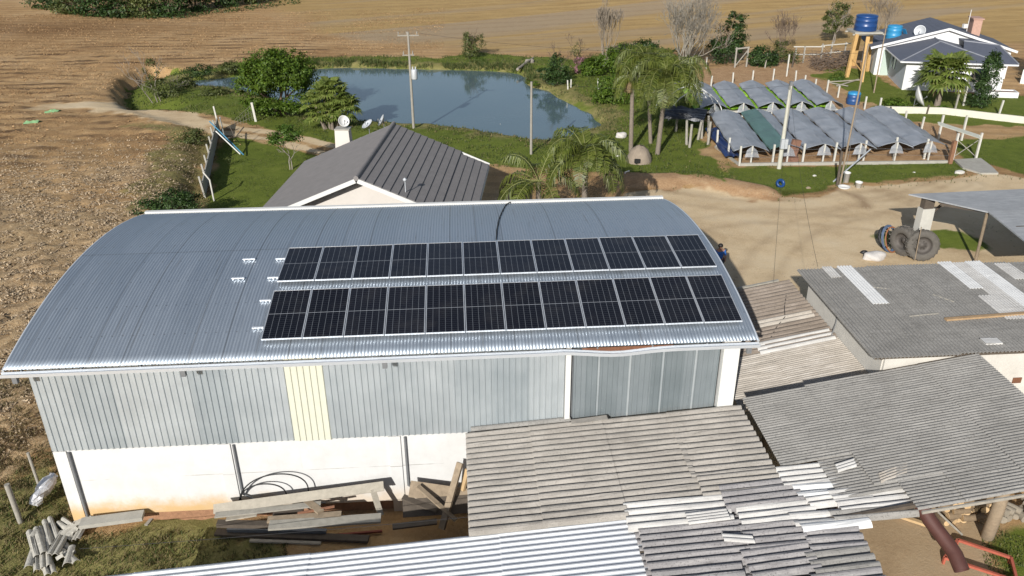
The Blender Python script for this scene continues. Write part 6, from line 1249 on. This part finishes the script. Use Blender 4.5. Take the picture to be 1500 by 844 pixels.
for (u, v, h, lab, mt) in ((1120, 100, 1.4, 'dark grey post at the clay bank, left of the taller one', M_WOODG), (1152, 112, 2.0, 'tall white post on the clay bank behind the tunnels', M_POST), (1034, 101, 1.1, 'leaning pale post before the spreading bare tree', M_POST), (1411, 155, 1.9, 'white slanting post in front of the slim upright tree', M_POST), (1371+28, 160, 1.2, 'short prop post beside the white slanting one', M_WOODG), (1463, 168, 1.1, 'pale fence post on the lawn below the planter', M_POST), (1287, 166, 1.2, 'white gate post at the end of the low cream wall', M_POST), (1301, 172, .8, 'dark stake before the low cream wall', M_WOODD), (1357, 167, .7, 'short dark stake on the grass near the white dish', M_WOODD), (1160, 99, 1.4, 'thin dark stake beside the tall white post', M_WOODD)):
    q = gp(u, v); mb = MB(); mb.beam(q-V(0, 0, .2), q+V(random.uniform(-.1, .1), 0, h), .11, .11); tag(mk('yard_post', mb, mt), lab, 'post', 'posts about the farm')
# timber gate frame, rail fence and brush heap beyond the greenhouse
fr = thing('timber_gateway', 'grey timber gate frame with a cross brace before the dark bush', 'gate', at(1085, 98))
a, b = at(1076, 99), at(1093, 98)
for q in (a, b): mb = MB(); mb.beam(q-V(0, 0, .1), q+V(0, 0, 1.9), .13, .13); mk('post', mb, M_WOODG, fr)
mb = MB(); mb.beam(a+V(-.1, 0, 1.75), b+V(.1, 0, 1.85), .1, .12); mk('lintel', mb, M_WOODG, fr)
mb = MB(); mb.beam(a+V(0, 0, .1), b+V(0, 0, 1.6), .05, .08); mk('brace', mb, M_WOODG, fr)
rf_ = thing('rail_fence', 'rough grey rail fence beside the dead brush heap', 'fence', at(1180, 92))
for u, v, h in ((1176, 92, 1.6), (1202, 88, 1.6), (1216, 84, 1.5), (1164, 88, 1.2), (1236, 84, 1.5)):
    q = at(u, v); mb = MB(); mb.beam(q-V(0, 0, .1), q+V(0, 0, h), .12, .12); mk('post', mb, M_WOODG, rf_)
mb = MB()
for z in (.55, 1.3): mb.beam(at(1160, 88)+V(0, 0, z), at(1205, 88)+V(0, 0, z), .07, .09); mb.beam(at(1200, 88)+V(0, 0, z+.1), at(1243, 85)+V(0, 0, z+.15), .07, .09)
mk('rail', mb, M_POST, rf_)
mb = MB()
for i in range(150):
    u = random.uniform(1188, 1240); v = random.uniform(92, 106); q = at(u, v); z = abs(random.gauss(.5, .4)); d = unit(V(random.gauss(0, 1), random.gauss(0, .6), random.gauss(0, .45)))*random.uniform(.3, 1.1); mb.tube([q+V(0, 0, z)-d, q+V(0, 0, z+.1), q+V(0, 0, z)+d], [.03, .025, .012], 4, False)
tag(mk('brush_heap', mb, plain('dead_brush', (.13, .095, .07), .95, 0, .3), None, False), 'heap of dead brown branches left of the tan water tower', 'brush heap')
mb = MB(); a = at(1218, 124); 
for (u0, v0, u1, v1) in ((1212, 120, 1262, 117), (1226, 126, 1258, 116), (1215, 121, 1242, 126)): mb.beam(at(u0, v0, .08), at(u1, v1, .12), .14, .06)
tag(mk('plank_stack', mb, M_PLG), 'few pale planks lying at the foot of the water tower', 'planks')
for (u, v, lab) in ((76, 165, 'scrap of green netting on the field, the farther one'), (46, 181, 'scrap of green netting on the field, nearer the roof')):
    q = gp(u, v); mb = MB(); mb.sheet(q+V(-.5, -.2, .08), (1., .15, .03), (.1, .4, .0), .3, .05, 5, jit=.05); tag(mk('green_netting', mb, plain('green_netting', (.16, .30, .14), .8, 0, .3, 5)), lab, 'netting', 'green scraps on the field')
for (u, v, w_, lab) in ((655, 88, 1.2, 'pale driftwood log lying at the far pond corner'),):
    mb = MB(); mb.tube([gp(758, 104)+V(0, 0, .15), gp(770, 97)+V(0, 0, .3), gp(781, 90)+V(0, 0, .35)], [.14, .12, .08], 8); tag(mk('driftwood', mb, M_BARKG), lab, 'log')
lump('white_sack', 'pale sack near the driftwood at the far pond corner', 'sack', gp(776, 92), .5, .3, .3, M_BARKG, .15)

vs = []; n = 5200; x = RNG.uniform(19, 48, n); y = RNG.uniform(7, 29, n); ok = (sdpoly(x, y, YARD) < -.1) & (np.hypot(x-at(1400, 350)[0], y-at(1400, 350)[1]) > 2.6) & (vnoise(x, y, 1.7, 21) > .5); x, y = x[ok], y[ok]; z = height(x, y)
s_ = RNG.uniform(.015, .05, (len(x), 1)); c_ = np.stack([x, y, z], 1); T = unit(np.array([(1, 0, 0), (-.5, .87, 0), (-.5, -.87, 0), (0, 0, 1.2)])) if False else np.array([(1, 0, 0), (-.5, .87, 0), (-.5, -.87, 0), (0, 0, .8)])
for a, b, c in ((0, 1, 3), (1, 2, 3), (2, 0, 3)): vs.append(np.stack([c_+T[a]*s_, c_+T[b]*s_, c_+T[c]*s_], 1))
o = link('gravel', quads('gravel', np.concatenate(vs), plain('yard_stone', (.33, .26, .18), .95, 0, .4, 2), 3)); tag(o, 'small loose stones scattered over the sandy yard', 'gravel', None, 'stuff')
# ------------------------------------------------------------------ person behind the warehouse corner
def person():
    head = at(1053.5, 361, 1.58); base = V(head[0]+.06, head[1]-.05, 0); t = thing('person', 'dark haired person in a blue shirt standing beside the warehouse', 'person', base)
    J = {'pel': (0, 0, .92), 'ch': (0, .02, 1.2), 'sh': (0, .02, 1.4), 'nk': (0, 0, 1.48), 'hd': (-.01, -.02, 1.58), 'tp': (-.01, -.02, 1.68), 'ls': (-.19, .02, 1.38), 'le': (-.25, -.02, 1.1), 'lw': (-.2, -.2, .92), 'lh': (-.18, -.27, .88), 'rs': (.19, .02, 1.38), 're': (.26, -.02, 1.12), 'rw': (.2, -.22, 1.0), 'rh': (.17, -.3, .98),
         'lhp': (-.09, 0, .88), 'lk': (-.1, -.03, .48), 'la': (-.1, .02, .09), 'lf': (-.11, -.14, .04), 'rhp': (.09, 0, .88), 'rk': (.11, -.02, .48), 'ra': (.12, .03, .09), 'rf': (.13, -.13, .04)}
    rad = {'pel': .15, 'ch': .15, 'sh': .13, 'nk': .06, 'hd': .09, 'tp': .07, 'ls': .07, 'le': .05, 'lw': .035, 'lh': .035, 'rs': .07, 're': .05, 'rw': .035, 'rh': .035, 'lhp': .1, 'lk': .07, 'la': .05, 'lf': .04, 'rhp': .1, 'rk': .07, 'ra': .05, 'rf': .04}
    E_ = [('pel', 'ch'), ('ch', 'sh'), ('sh', 'nk'), ('nk', 'hd'), ('hd', 'tp'), ('sh', 'ls'), ('ls', 'le'), ('le', 'lw'), ('lw', 'lh'), ('sh', 'rs'), ('rs', 're'), ('re', 'rw'), ('rw', 'rh'), ('pel', 'lhp'), ('lhp', 'lk'), ('lk', 'la'), ('la', 'lf'), ('pel', 'rhp'), ('rhp', 'rk'), ('rk', 'ra'), ('ra', 'rf')]
    def skin(nm, names, grow, mat, extra=()):
        names = list(names); idx = {n_: i for i, n_ in enumerate(names)}; me = bpy.data.meshes.new(nm); me.from_pydata([tuple(base+V(*J[n_])) for n_ in names], [(idx[a], idx[b]) for a, b in E_ if a in idx and b in idx], [])
        o = link(nm, me, t); o.modifiers.new('skin', 'SKIN'); ss_ = o.modifiers.new('sub', 'SUBSURF'); ss_.levels = ss_.render_levels = 2
        for n_ in names: me.skin_vertices[0].data[idx[n_]].radius = (rad[n_]*grow,)*2
        me.skin_vertices[0].data[0].use_root = True
        me.materials.append(mat); return o
    skin('body', J.keys(), 1., plain('skin_tone', (.36, .19, .12), .6, 0, .05))
    skin('shirt', ('pel', 'ch', 'sh', 'ls', 'le', 'rs', 're'), 1.14, plain('blue_shirt', (.03, .13, .42), .8, 0, .12)); skin('trousers', ('pel', 'lhp', 'lk', 'la', 'rhp', 'rk', 'ra'), 1.16, plain('dark_trousers', (.03, .035, .05), .85, 0, .2))
    mb = MB(); c = base+V(-.01, .0, 1.6); mb.lathe(c, [(.095, -.02), (.112, .03), (.105, .08), (.07, .12), (0, .135)], 14); mk('hair', mb, plain('dark_hair', (.012, .009, .008), .6), t)
person()
